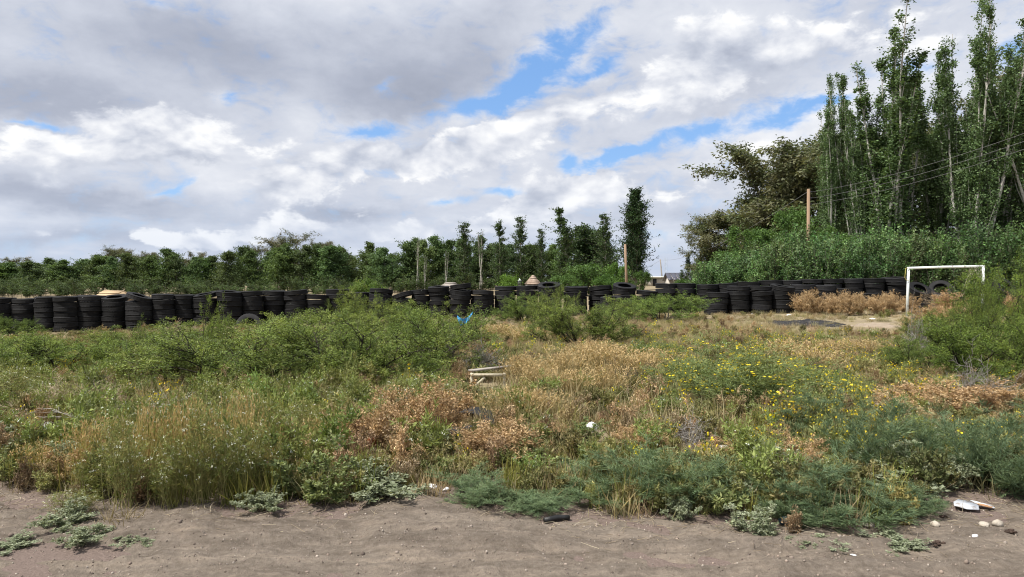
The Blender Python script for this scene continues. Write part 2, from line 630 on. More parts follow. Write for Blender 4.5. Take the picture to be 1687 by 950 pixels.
def plant(name, proto, loc, rz, scale, label, cat, group=None, color=(1, 1, 1)):
    """proto: list of (part name, mesh); one thing with shared meshes"""
    r = empty(name, loc, rz, scale)
    for pn, me in proto:
        o = bpy.data.objects.new(pn, me)
        COL.objects.link(o)
        o.parent = r
        o.color = (*color, 1)
        if pn in ('flowers', 'blades'):
            o['kind'] = 'stuff'
    return tag(r, label, cat, group)


def scatter(name, label_kind, meshes, pts, rot, scl, tint, idx):
    """one 'stuff' object: instances of the meshes on points"""
    N = len(pts)
    me = bpy.data.meshes.new(name)
    me.vertices.add(N)
    me.vertices.foreach_set('co', np.asarray(pts, np.float32).ravel())
    for nm, typ, dat, key in (('rot', 'FLOAT_VECTOR', rot, 'vector'), ('scl', 'FLOAT_VECTOR', scl, 'vector'), ('tint', 'FLOAT_VECTOR', tint, 'vector')):
        a = me.attributes.new(nm, typ, 'POINT')
        a.data.foreach_set(key, np.asarray(dat, np.float32).ravel())
    a = me.attributes.new('idx', 'INT', 'POINT')
    a.data.foreach_set('value', np.asarray(idx, np.int32))
    me.update()
    c = bpy.data.collections.new(name + '_sources')
    for i, q in enumerate(meshes):
        o = bpy.data.objects.new('%s_%02d' % (name, i), q)
        c.objects.link(o)
    ob = obj(name, me)
    ng = bpy.data.node_groups.new(name + '_nodes', 'GeometryNodeTree')
    ng.interface.new_socket('Geometry', in_out='INPUT', socket_type='NodeSocketGeometry')
    ng.interface.new_socket('Geometry', in_out='OUTPUT', socket_type='NodeSocketGeometry')
    N_ = ng.nodes.new
    gi, go = N_('NodeGroupInput'), N_('NodeGroupOutput')
    ci = N_('GeometryNodeCollectionInfo')
    ci.inputs['Collection'].default_value = c
    ci.inputs['Separate Children'].default_value = True
    ci.inputs['Reset Children'].default_value = True
    iop = N_('GeometryNodeInstanceOnPoints')
    iop.inputs['Pick Instance'].default_value = True

    def attr(nm, dt):
        a = N_('GeometryNodeInputNamedAttribute')
        a.data_type = dt
        a.inputs['Name'].default_value = nm
        return a.outputs['Attribute']
    L = ng.links.new
    L(gi.outputs[0], iop.inputs['Points'])
    L(ci.outputs[0], iop.inputs['Instance'])
    L(attr('idx', 'INT'), iop.inputs['Instance Index'])
    L(attr('rot', 'FLOAT_VECTOR'), iop.inputs['Rotation'])
    L(attr('scl', 'FLOAT_VECTOR'), iop.inputs['Scale'])
    L(iop.outputs[0], go.inputs[0])
    md = ob.modifiers.new('scatter', 'NODES')
    md.node_group = ng
    return tag(ob, label_kind[0], label_kind[1], kind='stuff')


RNG = np.random.default_rng(11)
# ---------------------------------------------------------------- ground and road
def grid_mesh(name, xs, ys, zf, mat, smooth=True):
    X, Y = np.meshgrid(xs, ys)
    V = np.stack([X, Y, zf(X, Y)], -1).reshape(-1, 3)
    nx, ny = len(xs), len(ys)
    i = np.arange(nx * ny).reshape(ny, nx)
    F = np.stack([i[:-1, :-1], i[:-1, 1:], i[1:, 1:], i[1:, :-1]], -1).reshape(-1, 4)
    b = Buf()
    b.add(V, F, (1, 1, 1))
    return b.mesh(name, mat, smooth)


def spread(lo, a, b, hi, step, grow_=1.25):
    core = list(np.arange(a, b + 1e-6, step))
    s, x, left = step, a, []
    while x > lo:
        s *= grow_
        x = max(lo, x - s)
        left.append(x)
    s, x, right = step, b, []
    while x < hi:
        s *= grow_
        x = min(hi, x + s)
        right.append(x)
    return np.array(left[::-1] + core + right)


tag(obj('ground', grid_mesh('ground', spread(-3000, -26, 26, 3000, .3), spread(-300, 4, 36, 4000, .25), gh, ground_mat())), 'dry soil of the vacant lot under the weeds', 'ground', kind='structure')


_re = np.array([(-60, 5.0), (-6, 5.15), (-3.5, 5.05), (-2.6, 4.68), (-1.4, 4.76), (-.64, 5.05), (.23, 4.62), (1.4, 4.44), (2.06, 4.24), (2.9, 4.66), (3.5, 4.75), (6, 4.7), (60, 4.8)])


def road_edge(X):
    """Y of the road's far edge"""
    return np.interp(X, _re[:, 0], _re[:, 1]) + .05 * np.sin(X * 3.1 + 2) + .035 * np.sin(X * 7.7) + .02 * np.sin(X * 17.3)


_wv = [(RNG.uniform(2, 45), RNG.uniform(0, 6.28), RNG.uniform(0, 6.28)) for _ in range(44)]


def road_z(X, Y):
    e = road_edge(X) - Y
    z = 0.008 + 0.02 * sstep(e, 0, .3) - 0.05 * sstep(-e, 0, .25)
    z = z + .012 * np.sin(Y * 3.3 + .5 * np.sin(X * .7) + .25 * X) * sstep(e, .1, .8)
    for y0 in (3.25, 3.95):
        tr = (Y - y0 - .06 * np.sin(X * .8 + y0)) / .13
        z = z - .022 * np.exp(-tr ** 4) * (.6 + .4 * np.sin(X * 1.7)) + .014 * np.exp(-(np.abs(tr) - 1.25) ** 2 * 9)
    for f, a, p in _wv:
        z = z + .0085 / f ** .45 * np.sin(f * (X * math.cos(a) + Y * math.sin(a)) + p) * .9
    return z + gh(X, Y)


tag(obj('dirt_road', grid_mesh('dirt_road', spread(-60, -5, 5, 60, .03), spread(-6, 2.7, 5.6, 6.2, .03, 1.4), road_z, road_mat())), 'packed grey-brown dirt road along the near edge of the lot', 'road', kind='structure')


# ---------------------------------------------------------------- plant species: each returns part lists or one mesh
def tree_proto(rng, H, trunk_h=.25, stems=1, n1=26, a1=.5, l1=.33, prof=None, n2=5, l2=.35, a2=.6, up1=.05, up2=.05, nleaf=14, lsz=.25, lw=.6,
               blob=.3, cols=((.05, .09, .03),), bark=(.25, .22, .18), r0=.12, droop=0.0, spl=0.0, wob=.05, jit=.25, name='tree', t1max=1.0, wid=None, thin=0.0):
    bw, cr = Buf(), Buf()
    base = np.zeros((stems, 3))
    base[:, :2] = rng.normal(0, .12 * (stems > 1), (stems, 2))
    d0 = np.tile([0, 0, 1.], (stems, 1)) + np.concatenate([rng.normal(0, spl, (stems, 2)), np.zeros((stems, 1))], 1)
    hs = H * (1 if stems == 1 else rng.uniform(.72, 1.0, stems))
    T = grow(rng, base, d0, hs, 12, wob * .6, .02 + spl * .3)
    T[:, :, 2] *= (H / max(T[:, -1, 2].max(), .1))
    b1, d1, pi, t = spawn(rng, T, n1, trunk_h, t1max, a1)
    d1 = unit(d1 + [0, 0, up1 * 2])
    pr = prof(t) if prof is not None else np.sin(np.clip((t - trunk_h) / (1 - trunk_h), 0, 1) * 2.6 + .45)
    L1 = H * l1 * np.clip(pr, .08, None) * rng.uniform(.7, 1.2, len(t))
    P1 = grow(rng, b1, d1, L1, 5, wob * 1.6, up1)
    b2, d2, p2, t2 = spawn(rng, P1, n2, .25, 1.0, a2)
    P2 = grow(rng, b2, d2, L1[p2] * l2 * rng.uniform(.5, 1.2, len(p2)), 3, .2, up2)
    P2 = np.concatenate([P2, P1[:, 2:6]], 0)
    if wid:
        f = max(.2, wid - .6 * blob) / (2 * np.percentile(np.abs(P2[..., :2]), 95))
        for Q in (T, P1, P2):
            Q[..., :2] *= f
    tubes(bw, T, r0, r0 * .12, np.asarray(bark), 6)
    tubes(bw, P1, r0 * .34 * (1.1 - t * .8), r0 * .06, np.asarray(bark) * .9, 3)
    if r0 > .1:
        tubes(bw, P2[:len(p2)], r0 * .07, r0 * .03, np.asarray(bark) * .8, 3)
    n = len(P2)
    pi3 = np.repeat(np.arange(n), nleaf)
    c, d = sample(P2, pi3, rng.random(len(pi3)))
    c = c + rng.normal(0, blob * .5, c.shape)
    d = rdir(rng, len(c)) * .9 + d * .4
    d[:, 2] -= droop
    tw = np.repeat(colvar(rng, n, cols, jit * .5), nleaf, 0) * np.clip(1 + jit * rng.standard_normal((len(c), 1)), .45, 1.8)
    s = lsz * rng.uniform(.6, 1.35, len(c))
    if thin:
        kp = rng.random(len(c)) > thin * sstep(c[:, 2] / H, .5, 1.0)
        c, d, s, tw = c[kp], d[kp], s[kp], tw[kp]
    leaves(rng, cr, c, d, s, s * lw, tw)
    return [('trunk', bw.mesh(name + '_trunk', M_BARK)), ('crown', cr.mesh(name + '_crown', M_LEAF))]


def shrub_proto(rng, R=1.0, Hh=1.0, stems=16, n1=7, n2=5, nleaf=40, cols=((.10, .14, .03), (.07, .11, .03)), L=.05, Wd=.014, bark=(.05, .042, .035), lean=(.25, 1.25), name='shrub', up=.10, spray=.05):
    """spreading thorn shrub with feathery leaf sprays (metres, unit size)"""
    bw, fo = Buf(), Buf()
    a = rng.uniform(0, 2 * math.pi, stems)
    th = rng.uniform(lean[0], lean[1], stems)
    d = np.stack([np.cos(a) * np.sin(th), np.sin(a) * np.sin(th), np.cos(th)], 1)
    base = np.stack([np.cos(a) * .12 * R, np.sin(a) * .12 * R, np.zeros(stems)], 1)
    ln = 1.0 / np.sqrt((np.sin(th) / R) ** 2 + (np.cos(th) / Hh) ** 2) * rng.uniform(.72, 1.08, stems)
    P0 = grow(rng, base, d, ln, 7, .13, up * .4)
    tubes(bw, P0, .016, .004, np.asarray(bark), 4)
    b1, d1, p1, t1 = spawn(rng, P0, n1, .22, 1.0, .65)
    P1 = grow(rng, b1, d1, ln[p1] * rng.uniform(.22, .48, len(p1)), 5, .16, up)
    tubes(bw, P1, .006, .002, np.asarray(bark), 3)
    b2, d2, p2, t2 = spawn(rng, P1, n2, .15, 1.0, .7)
    P2 = grow(rng, b2, d2, rng.uniform(.10, .26, len(p2)) * (R + Hh) * .5, 3, .16, up * .6)
    tubes(bw, P2, .003, .0012, np.asarray(bark) * 1.3, 3)
    pi = np.repeat(np.arange(len(P2)), nleaf)
    c, dd = sample(P2, pi, .12 + .88 * rng.random(len(pi)))
    c = c + rng.normal(0, spray * .5, c.shape)
    d = unit(dd * .5 + rdir(rng, len(c), .15))
    cols_t = np.repeat(colvar(rng, len(P2), cols, .16), nleaf, 0) * np.clip(1 + .16 * rng.standard_normal((len(c), 1)), .5, 1.6)
    s = L * rng.uniform(.6, 1.4, len(c))
    keep = c[:, 2] > .02
    leaves(rng, fo, c[keep], d[keep], s[keep], Wd, cols_t[keep])
    return [('branches', bw.mesh(name + '_branches', M_BARK)), ('foliage', fo.mesh(name + '_foliage', M_LEAF))]


def bushlet(rng, stems, R, Hh, n1, n2, nleaf, L, Wd, cols, stemcol, lean=(.05, .9), up=.12, flowers=None, nfl=0, fsz=.012, wob=.12, rs=.003, leaf_t=(.15, 1.0), mats=None, spray=.012,
            name='weed', leaf_ang=.8, split=True, ripe=1.0, fpatch=5):
    """herbaceous plant: stems, side twigs, small leaves, optional flowers"""
    st, fo, fl = Buf(), Buf(), Buf()
    a = rng.uniform(0, 2 * math.pi, stems)
    th = rng.uniform(lean[0], lean[1], stems)
    d = np.stack([np.cos(a) * np.sin(th), np.sin(a) * np.sin(th), np.cos(th)], 1)
    base = np.concatenate([rng.normal(0, R * .22, (stems, 2)), np.full((stems, 1), -.01)], 1)
    ln = 1.0 / np.sqrt((np.sin(th) / R) ** 2 + (np.cos(th) / Hh) ** 2) * rng.uniform(.6, 1.08, stems)
    P0 = grow(rng, base, d, ln, 6, wob, up)
    sc_ = colvar(rng, stems, [stemcol], .15)
    tubes(st, P0, rs, rs * .4, sc_, 3)
    b1, d1, p1, t1 = spawn(rng, P0, n1, .2, 1.0, .55)
    P1 = grow(rng, b1, d1, ln[p1] * rng.uniform(.15, .42, len(p1)) * (1.25 - .6 * t1), 4, wob, up)
    tubes(st, P1, rs * .6, rs * .3, sc_[p1], 3)
    Q = P1
    if n2:
        b2, d2, p2, t2 = spawn(rng, P1, n2, .15, 1.0, .6)
        P2 = grow(rng, b2, d2, ln[p1[p2]] * rng.uniform(.06, .18, len(p2)), 3, wob, up)
        if split:
            tubes(st, P2, rs * .4, rs * .25, sc_[p1[p2]], 3)
        Q = np.concatenate([P2, P1[:, 1:]], 0)
    pi = np.repeat(np.arange(len(Q)), nleaf)
    c, dd = sample(Q, pi, leaf_t[0] + (leaf_t[1] - leaf_t[0]) * rng.random(len(pi)))
    c = c + rng.normal(0, spray, c.shape)
    r = rdir(rng, len(c))
    d = unit(dd * math.cos(leaf_ang) + r * math.sin(leaf_ang))
    cc = np.repeat(colvar(rng, len(Q), cols, .15), nleaf, 0) * np.clip(1 + .15 * rng.standard_normal((len(c), 1)), .5, 1.6)
    s = L * rng.uniform(.55, 1.35, len(c))
    k = c[:, 2] > 0
    leaves(rng, fo, c[k], d[k], s[k], Wd * rng.uniform(.7, 1.2, k.sum()), cc[k])
    parts = [('stems', st), ('foliage', fo)]
    if flowers is not None:
        tips = np.concatenate([P0[:, -1], P1[rng.random(len(P1)) < ripe][:, -1]], 0)
        tips = tips[tips[:, 2] > Hh * .35]
        if nfl and len(tips) > nfl:
            tips = tips[rng.permutation(len(tips))[:nfl]]
        c = np.repeat(tips, fpatch, 0) + rng.normal(0, fsz * .8, (len(tips) * fpatch, 3))
        s = fsz * rng.uniform(.8, 1.5, len(c))
        leaves(rng, fl, c, rdir(rng, len(c), .4), s, s * .9, colvar(rng, len(c), flowers, .1))
        parts.append(('flowers', fl))
    return parts


def fin(parts, mat=None, name='weed'):
    m = mat or {}
    return [(pn, b.mesh(name + '_' + pn, m.get(pn, M_LEAF if pn != 'stems' else M_DRY))) for pn, b in parts]


def fin1(parts, mat, name):
    """all parts in one mesh (for scattered ground cover)"""
    b = Buf()
    for _, q in parts:
        for V, F, C in zip(q.V, q.F, q.C):
            pass
        off = 0
        V = np.concatenate(q.V)
        C = np.concatenate(q.C)
        fs = {}
        for f in q.F:
            fs.setdefault(f.shape[1], []).append(f)
        for i, (k, v) in enumerate(fs.items()):
            b.F.append(np.concatenate(v) + b.n)
        b.V.append(V)
        b.C.append(C)
        b.n += len(V)
    return b.mesh(name, mat)


def tuft(rng, n, h, spread_, lean, w, root, tip, curve=-.06, nseg=4, wob=.07, heads=None, name='tuft', mat=None, jit=.16):
    b = Buf()
    a = rng.uniform(0, 2 * math.pi, n)
    th = np.abs(rng.normal(0, lean, n))
    base = np.concatenate([rng.normal(0, spread_, (n, 2)), np.full((n, 1), -.01)], 1)
    d = np.stack([np.cos(a) * np.sin(th), np.sin(a) * np.sin(th), np.cos(th)], 1)
    P = grow(rng, base, d, h * rng.uniform(.45, 1.1, n), nseg, wob, curve)
    j = np.clip(1 + jit * rng.standard_normal((n, 1)), .5, 1.6)
    root, tip = np.asarray(root, float), np.asarray(tip, float)
    r_, t_ = colvar(rng, n, root, 0) * j, colvar(rng, n, tip, 0) * j
    blades(rng, b, P, w * rng.uniform(.7, 1.3, n), r_, t_)
    if heads:
        k = rng.random(n) < heads[0]
        c = np.repeat(P[k, -1], 5, 0)
        dd = np.repeat(unit(P[k, -1] - P[k, -2]), 5, 0)
        c = c - dd * rng.uniform(0, heads[1] * 2.2, (len(c), 1))
        leaves(rng, b, c, unit(dd + .35 * rng.standard_normal(c.shape)), heads[1], heads[1] * .22, colvar(rng, len(c), heads[2], .12))
    return b.mesh(name, mat or M_DRY)


def twig_brush(rng, stems, R, Hh, cols, r=.004, n1=7, n2=4, name='dead_brush', lean=(.2, 1.35)):
    b = Buf()
    a = rng.uniform(0, 2 * math.pi, stems)
    th = rng.uniform(*lean, stems)
    d = np.stack([np.cos(a) * np.sin(th), np.sin(a) * np.sin(th), np.cos(th)], 1)
    ln = 1.0 / np.sqrt((np.sin(th) / R) ** 2 + (np.cos(th) / Hh) ** 2) * rng.uniform(.6, 1.1, stems)
    base = np.concatenate([rng.normal(0, R * .2, (stems, 2)), np.zeros((stems, 1))], 1)
    P0 = grow(rng, base, d, ln, 7, .2, .03)
    tubes(b, P0, r, r * .4, colvar(rng, stems, cols, .2), 3)
    b1, d1, p1, _ = spawn(rng, P0, n1, .2, 1, .7)
    P1 = grow(rng, b1, d1, ln[p1] * rng.uniform(.15, .45, len(p1)), 5, .22, .02)
    tubes(b, P1, r * .55, r * .3, colvar(rng, len(P1), cols, .2), 3)
    b2, d2, p2, _ = spawn(rng, P1, n2, .2, 1, .7)
    P2 = grow(rng, b2, d2, ln[p1[p2]] * rng.uniform(.06, .2, len(p2)), 3, .22, .0)
    tubes(b, P2, r * .35, r * .22, colvar(rng, len(P2), cols, .2), 3)
    return [('twigs', b.mesh(name, M_DRY))]
# ---------------------------------------------------------------- tyres
ORD = ['first', 'second', 'third', 'fourth', 'fifth', 'sixth', 'seventh', 'eighth', 'ninth', 'tenth', 'eleventh', 'twelfth', 'thirteenth', 'fourteenth', 'fifteenth',
       'sixteenth', 'seventeenth', 'eighteenth', 'nineteenth'] + ['twentieth'] + ['twenty-' + q for q in ('first', 'second', 'third', 'fourth', 'fifth', 'sixth', 'seventh', 'eighth', 'ninth')] + \
      ['thirtieth'] + ['thirty-' + q for q in ('first', 'second', 'third', 'fourth', 'fifth', 'sixth', 'seventh', 'eighth', 'ninth')] + ['fortieth'] + ['forty-' + q for q in ('first', 'second', 'third', 'fourth', 'fifth', 'sixth', 'seventh', 'eighth', 'ninth')]


def tyre_mesh(rng, name):
    seg = 56
    prof = [(.292, .086), (.315, .104), (.36, .112), (.42, .115), (.470, .114), (.500, .111), (.515, .104), (.520, .094), (.520, .052), (.508, .048), (.508, .040), (.521, .036), (.521, .006), (.509, .003), (.509, -.003)]
    prof = prof + [(r, -z) for r, z in prof[::-1] if z > .0031] + [(.300, -.082), (.40, -.095), (.47, -.07), (.487, 0), (.47, .07), (.40, .095), (.300, .082)]
    prof = np.array(prof)
    k = len(prof)
    a = np.linspace(0, 2 * math.pi, seg, endpoint=False)
    r = np.repeat(prof[None, :, 0], seg, 0)
    z = np.repeat(prof[None, :, 1], seg, 0)
    outer = (r > .483) & (np.abs(z) > .06) & (np.arange(k)[None, :] < k - 7)
    r = r - outer * ((np.arange(seg)[:, None] % 2) * .013)
    r = r * (1 + .012 * np.sin(2 * a[:, None] + rng.uniform(0, 6)) + .006 * np.sin(3 * a[:, None] + rng.uniform(0, 6)))
    z = z + .006 * np.sin(2 * a[:, None] + rng.uniform(0, 6)) + .004 * np.sin(5 * a[:, None] + rng.uniform(0, 6))
    V = np.stack([r * np.cos(a)[:, None], r * np.sin(a)[:, None], z], -1)
    i = np.arange(seg * k).reshape(seg, k)
    A, B = i, np.roll(i, -1, 0)
    F = np.stack([A, B, np.roll(B, -1, 1), np.roll(A, -1, 1)], -1).reshape(-1, 4)
    b = Buf()
    b.add(V, F, (1, 1, 1))
    me = b.mesh(name, M_RUBBER, True)
    return me


TYRES = [tyre_mesh(RNG, 'tyre') for _ in range(5)]
TW = .229


def put_tyre(loc, rot, s, label, tone=None):
    t = RNG.choice([.7, .9, 1.0, 1.2, 1.5, 2.2]) if tone is None else tone
    o = obj('tyre', TYRES[RNG.integers(0, 5)], None, loc, rot, s, (t, t, t * 1.02))
    return tag(o, label, 'tyre', 'old truck tyres of the tyre wall')


def stack(xl, xr, top, D, roll, pitch, where, nmin=1, base=None):
    """one column of tyres between image columns xl..xr whose top edge shows at row top"""
    xc = (xl + xr) / 2
    dia = np.clip((xr - xl + 2.4) * D / FPX, .94, 1.18)
    s = dia / 1.04
    X = (xc - W0 / 2) / FPX * D
    zg = gz(X, D) if base is None else base
    ro, pi_ = math.radians(roll), math.radians(pitch)
    zt = ztop(top, D) - .42 * dia * max(abs(math.sin(ro)), abs(math.sin(pi_)))
    n = max(nmin, int(round((zt - zg) / TW)))
    h = (zt - zg) / n
    for i in range(n):
        f = ((i + 1) / n) ** 2.2
        fp = 1.0 if i == n - 1 else (.25 if i == n - 2 else 0.0)
        q = RNG.normal(0, .022, 2)
        lab = ('top black tyre of the %s' if i == n - 1 else 'black tyre, ' + ORD[n - 1 - i] + ' from the top, in the %s') % where
        put_tyre((X + q[0] + math.sin(ro) * .1 * f, D + q[1], zg + h * (i + .5) + .02 * (i == n - 1)),
                 (pi_ * fp + RNG.normal(0, .012), -ro * (f if abs(roll) < 8 else max(f, .0)) + RNG.normal(0, .012), RNG.uniform(0, 6.28)), (s * RNG.uniform(.97, 1.02), s * RNG.uniform(.97, 1.02), h / TW * 1.0), lab)


wall = [(-18, 21, 491, 0, 0), (22, 63, 492, 1, 0), (61, 97, 489, 0, 0), (93, 131, 489, 0, 0), (131, 171, 487, 1, 0), (170, 209, 486, 0, 9), (211, 251, 481, 0, 19),
        (253, 285, 485, 0, 0), (285, 319, 486, 0, 0), (319, 358, 480, 1, 12), (359, 396, 479, 4, 3), (397, 432, 480, 0, 0), (433, 469, 479, 0, 1), (469, 505, 477, 5, 0), (505, 540, 485, -3, 0),
        (540, 576, 477, 0, 0), (576, 609, 482, 0, 0), (609, 646, 475, 6, 0), (647, 680, 479, -2, 17), (680, 707, 477, 5, 0), (707, 741, 471, 5, 0), (742, 775, 467, 7, 0), (776, 814, 478, -4, 2),
        (816, 850, 472, 0, 0), (851, 885, 471, 0, 0), (887, 925, 465, -13, 8), (926, 970, 472, 2, 0), (970, 1008, 470, 9, 2), (1009, 1047, 466, -5, 14), (1047, 1080, 478, 4, 0), (1081, 1113, 467, 0, 1),
        (1113, 1147, 467, 0, 0), (1148, 1181, 469, 0, 0), (1179, 1213, 466, 4, 0)]
for i, (xl, xr, tp, ro, pt) in enumerate(wall):
    D = 31.3 + 3.6 * float(sstep((xl + xr) / 2, 150, 640)) + .25 * math.sin(i * 1.7)
    stack(xl, xr, tp, D, ro, pt, ORD[i] + ' stack from the left end')
for i, (xl, xr, tp, ro, pt) in enumerate([(1162, 1198, 482, 0, 1), (1199, 1233, 471, 2, 0), (1234, 1270, 471, 4, 0), (1270, 1306, 468, 0, 10)]):
    stack(xl, xr, tp, 32.8, ro, pt, ORD[i] + ' near stack left of the orange weeds')
for i, (xl, xr, tp, ro, pt) in enumerate([(1215, 1251, 464, 0, 2), (1252, 1287, 462, 0, 1), (1287, 1319, 462, 0, 0), (1318, 1352, 460, 0, 1), (1352, 1386, 460, 0, 0), (1386, 1419, 459, 1, 0), (1419, 1455, 459, 0, 0), (1455, 1492, 456, 5, 0)]):
    stack(xl, xr, tp, 36.4, ro, pt, ORD[7 - i] + ' back-row stack left of the goal')
for i, (xl, xr, tp, ro, pt) in enumerate([(1307, 1342, 469, 1, 0), (1342, 1375, 470, 2, 0), (1375, 1411, 475, 0, 0), (1410, 1444, 483, 0, 0), (1446, 1483, 481, 1, 0)]):
    stack(xl, xr, tp, 34.3, ro, pt, ORD[i] + ' stack rising behind the orange weeds')
stack(990, 1024, 488, 33.6, 0, 6, 'short stack behind the middle shrub')
# loose tyres near the goal and in the weeds
stack(1497, 1533, 489, 33.4, 0, 0, 'low stack behind the left goal post')
stack(1536, 1572, 490, 33.8, 0, 0, 'low stack inside the goal opening')
stack(1636, 1672, 486, 31.8, 0, 0, 'low stack behind the tall shrub')
stack(1674, 1710, 482, 31.5, 0, 0, 'low stack cut by the right edge')
for px, py, D, rot, lab in ((1515, 477, 33.2, (math.radians(34), .1, 0), 'tyre leaning open towards the viewer behind the left goal post'), (1550, 477, 33.7, (math.radians(42), math.radians(-32), 0), 'tyre tipped on its side inside the goal opening'),
                            (1655, 474, 31.8, (math.radians(50), .3, 0), 'dark tyre tipped up behind the tall shrub at the right edge'),
                            (410, 536, 29.4, (math.radians(62), 0, .2), 'tyre stood upright against the wall behind the left shrubs'), (760, 706, 7.4, (.12, -.06, 0), 'half-buried dusty tyre lying among the orange weeds')):
    p = at(px, py, D)
    zz = max(p.z, gz(p.x, D) + .1)
    if D < 10:
        zz = gz(p.x, D) + .005
    put_tyre((p.x, D, zz), rot, (.80, .80, .9) if D < 10 else (1, 1, 1), lab, 2.4 if D < 10 else None)


# ---------------------------------------------------------------- box helper for built things
def box(b, c, s, rot=None, taper=1.0):
    c = np.array(c, float)
    x, y, z = np.array(s, float) / 2
    V = np.array([(-x, -y, -z), (x, -y, -z), (x, y, -z), (-x, y, -z), (-x * taper, -y * taper, z), (x * taper, -y * taper, z), (x * taper, y * taper, z), (-x * taper, y * taper, z)])
    if rot is not None:
        V = V @ np.array(rot.to_3x3()).T
    b.add(V + c, np.array([(0, 3, 2, 1), (4, 5, 6, 7), (0, 1, 5, 4), (1, 2, 6, 5), (2, 3, 7, 6), (3, 0, 4, 7)]), (1, 1, 1))


def boxm(name, mat, *items, bevel=0.0):
    b = Buf()
    for it in items:
        box(b, *it)
    return b.mesh(name, mat)


def tube_mesh(name, mat, pts, r0, r1=None, k=8, caps=True):
    b = Buf()
    P = np.array(pts, float)[None]
    tubes(b, P, r0, r1 if r1 is not None else r0, np.ones(3), k)
    if caps:
        m = P.shape[1]
        b.F.append(np.array([list(range(k))[::-1]]))
        b.F.append(np.array([list(range((m - 1) * k, m * k))]))
    return b.mesh(name, mat, False)


def poly_mesh(name, mat, V, F):
    b = Buf()
    V = np.array(V, float)
    fs = {}
    for f in F:
        fs.setdefault(len(f), []).append(f)
    b.V.append(V.astype(np.float32))
    b.C.append(np.ones((len(V), 3), np.float32))
    for k, v in fs.items():
        b.F.append(np.array(v, np.int32))
    b.n = len(V)
    return b.mesh(name, mat)


# ---------------------------------------------------------------- football goal
gl, gr = at(1494, 520, 28.5), at(1618, 520, 27.2)
gl.z, gr.z = gz(gl.x, gl.y), gz(gr.x, gr.y)
tl, tr_ = at(1497, 441.5, 28.5), at(1620, 438.5, 27.2)
g = empty('football_goal', gl)
tag(g, 'small white painted football goal standing in dry weeds before the tyre wall', 'goal')
o0 = np.array(gl)
obj('post', tube_mesh('goal_post', M_WHITEPAINT, [np.array(gl) - o0 - (0, 0, .1), np.array(gl) * .5 + np.array(tl) * .5 - o0, np.array(tl) - o0], .052, k=10), g)
obj('post', tube_mesh('goal_post', M_WHITEPAINT, [np.array(gr) - o0 - (0, 0, .1), np.array(gr) * .5 + np.array(tr_) * .5 - o0, np.array(tr_) - o0], .052, k=10), g)
ex = unit(np.array(tr_) - np.array(tl))
obj('crossbar', tube_mesh('goal_crossbar', M_WHITEPAINT, [np.array(tl) - o0 - ex * .052, (np.array(tl) + np.array(tr_)) / 2 - o0 + (0, 0, .012), np.array(tr_) - o0 + ex * .052], .050, k=10), g)
nb = Buf()
c0 = np.array(tr_) - o0
for i in range(26):
    s0 = c0 - ex * RNG.uniform(0, .42) + (0, .03, -.02)
    L = RNG.uniform(.25, .75)
    P = grow(RNG, [s0], [(RNG.normal(-.25, .3), .1, -1)], L, 6, .28, -.1)
    tubes(nb, P, .006, .005, (1, 1, 1), 3)
for i in range(3):
    P = grow(RNG, [c0 - ex * (.25 + .06 * i) + (0, .05, -.02)], [(-.28, .1, -1)], 1.25, 7, .03, 0)
    tubes(nb, P, .007, .006, (1, 1, 1), 3)
obj('torn_net', nb.mesh('torn_net', M_NET), g)
c0 = np.array(tl) - o0
obj('rope_end', tube_mesh('rope_end', M_ROPE, [c0 + (-.02, -.07, .02), c0 + (-.15, -.06, 0), c0 + (-.17, -.06, -.2), c0 + (-.19, -.06, -.38), c0 + (-.14, -.06, -.48), c0 + (-.02, -.07, -.52)], .011, k=4), g)


# ---------------------------------------------------------------- small buildings behind the wall
def hut(name, label, cat, px, D, ridge_y, eave_y, wpx, dep, rz, roof_mat, wall_mat, ridge_frac=.6, planks=6, gable=True, base_drop=0.0):
    """small building: walls, pitched or hipped roof laid in separate boards, ridge along local x"""
    X = (px - W0 / 2) / FPX * D
    zg = gz(X, D)
    zr, ze = ztop(ridge_y, D) - zg, ztop(eave_y, D) - zg
    w = wpx * D / FPX / 2
    r = empty(name, (X, D, zg), rz)
    tag(r, label, cat)
    ew = boxm('wall', wall_mat, ((0, 0, ze / 2 - .05), (2 * w * .88, 2 * dep * .86, ze + .1)))
    wl = obj('wall', ew, r)
    rf = empty('roof', (0, 0, 0))
    rf.parent = r
    rw = w * ridge_frac
    for side in (-1, 1):
        for i in range(planks):
            f0, f1 = i / planks + .015, (i + 1) / planks - .01
            lift = .035 * (1 if i % 2 else .4)

            def row(f, dz):
                z = ze + (zr - ze) * f + dz
                hw = w * (1 - f) + rw * f
                y = side * dep * (1 - f)
                return [(-hw, y, z), (hw, y, z)]
            a, b_ = row(f0, lift + .03), row(f1, lift)
            a2, b2 = row(f0, lift - .03), row(f1, lift - .06)
            V = a + b_[::-1] + a2 + b2[::-1]
            F = [(0, 1, 2, 3), (7, 6, 5, 4), (0, 4, 5, 1), (1, 5, 6, 2), (2, 6, 7, 3), (3, 7, 4, 0)]
            obj('board', poly_mesh('roof_board', roof_mat, V, F), rf)
    ends = []
    for side in (-1, 1):
        V = [(side * w * .985, -dep, ze), (side * w * .985, dep, ze), (side * rw * .985, 0, zr - .03), (side * (w * .985 - .05), -dep, ze), (side * (w * .985 - .05), dep, ze), (side * (rw * .985 - .05), 0, zr - .03)]
        obj('roof_end', poly_mesh('roof_end', roof_mat if ridge_frac < .95 else wall_mat, V, [(0, 1, 2), (5, 4, 3), (0, 3, 4, 1), (1, 4, 5, 2), (2, 5, 3, 0)]), rf)
    return r, w, dep, ze, zr


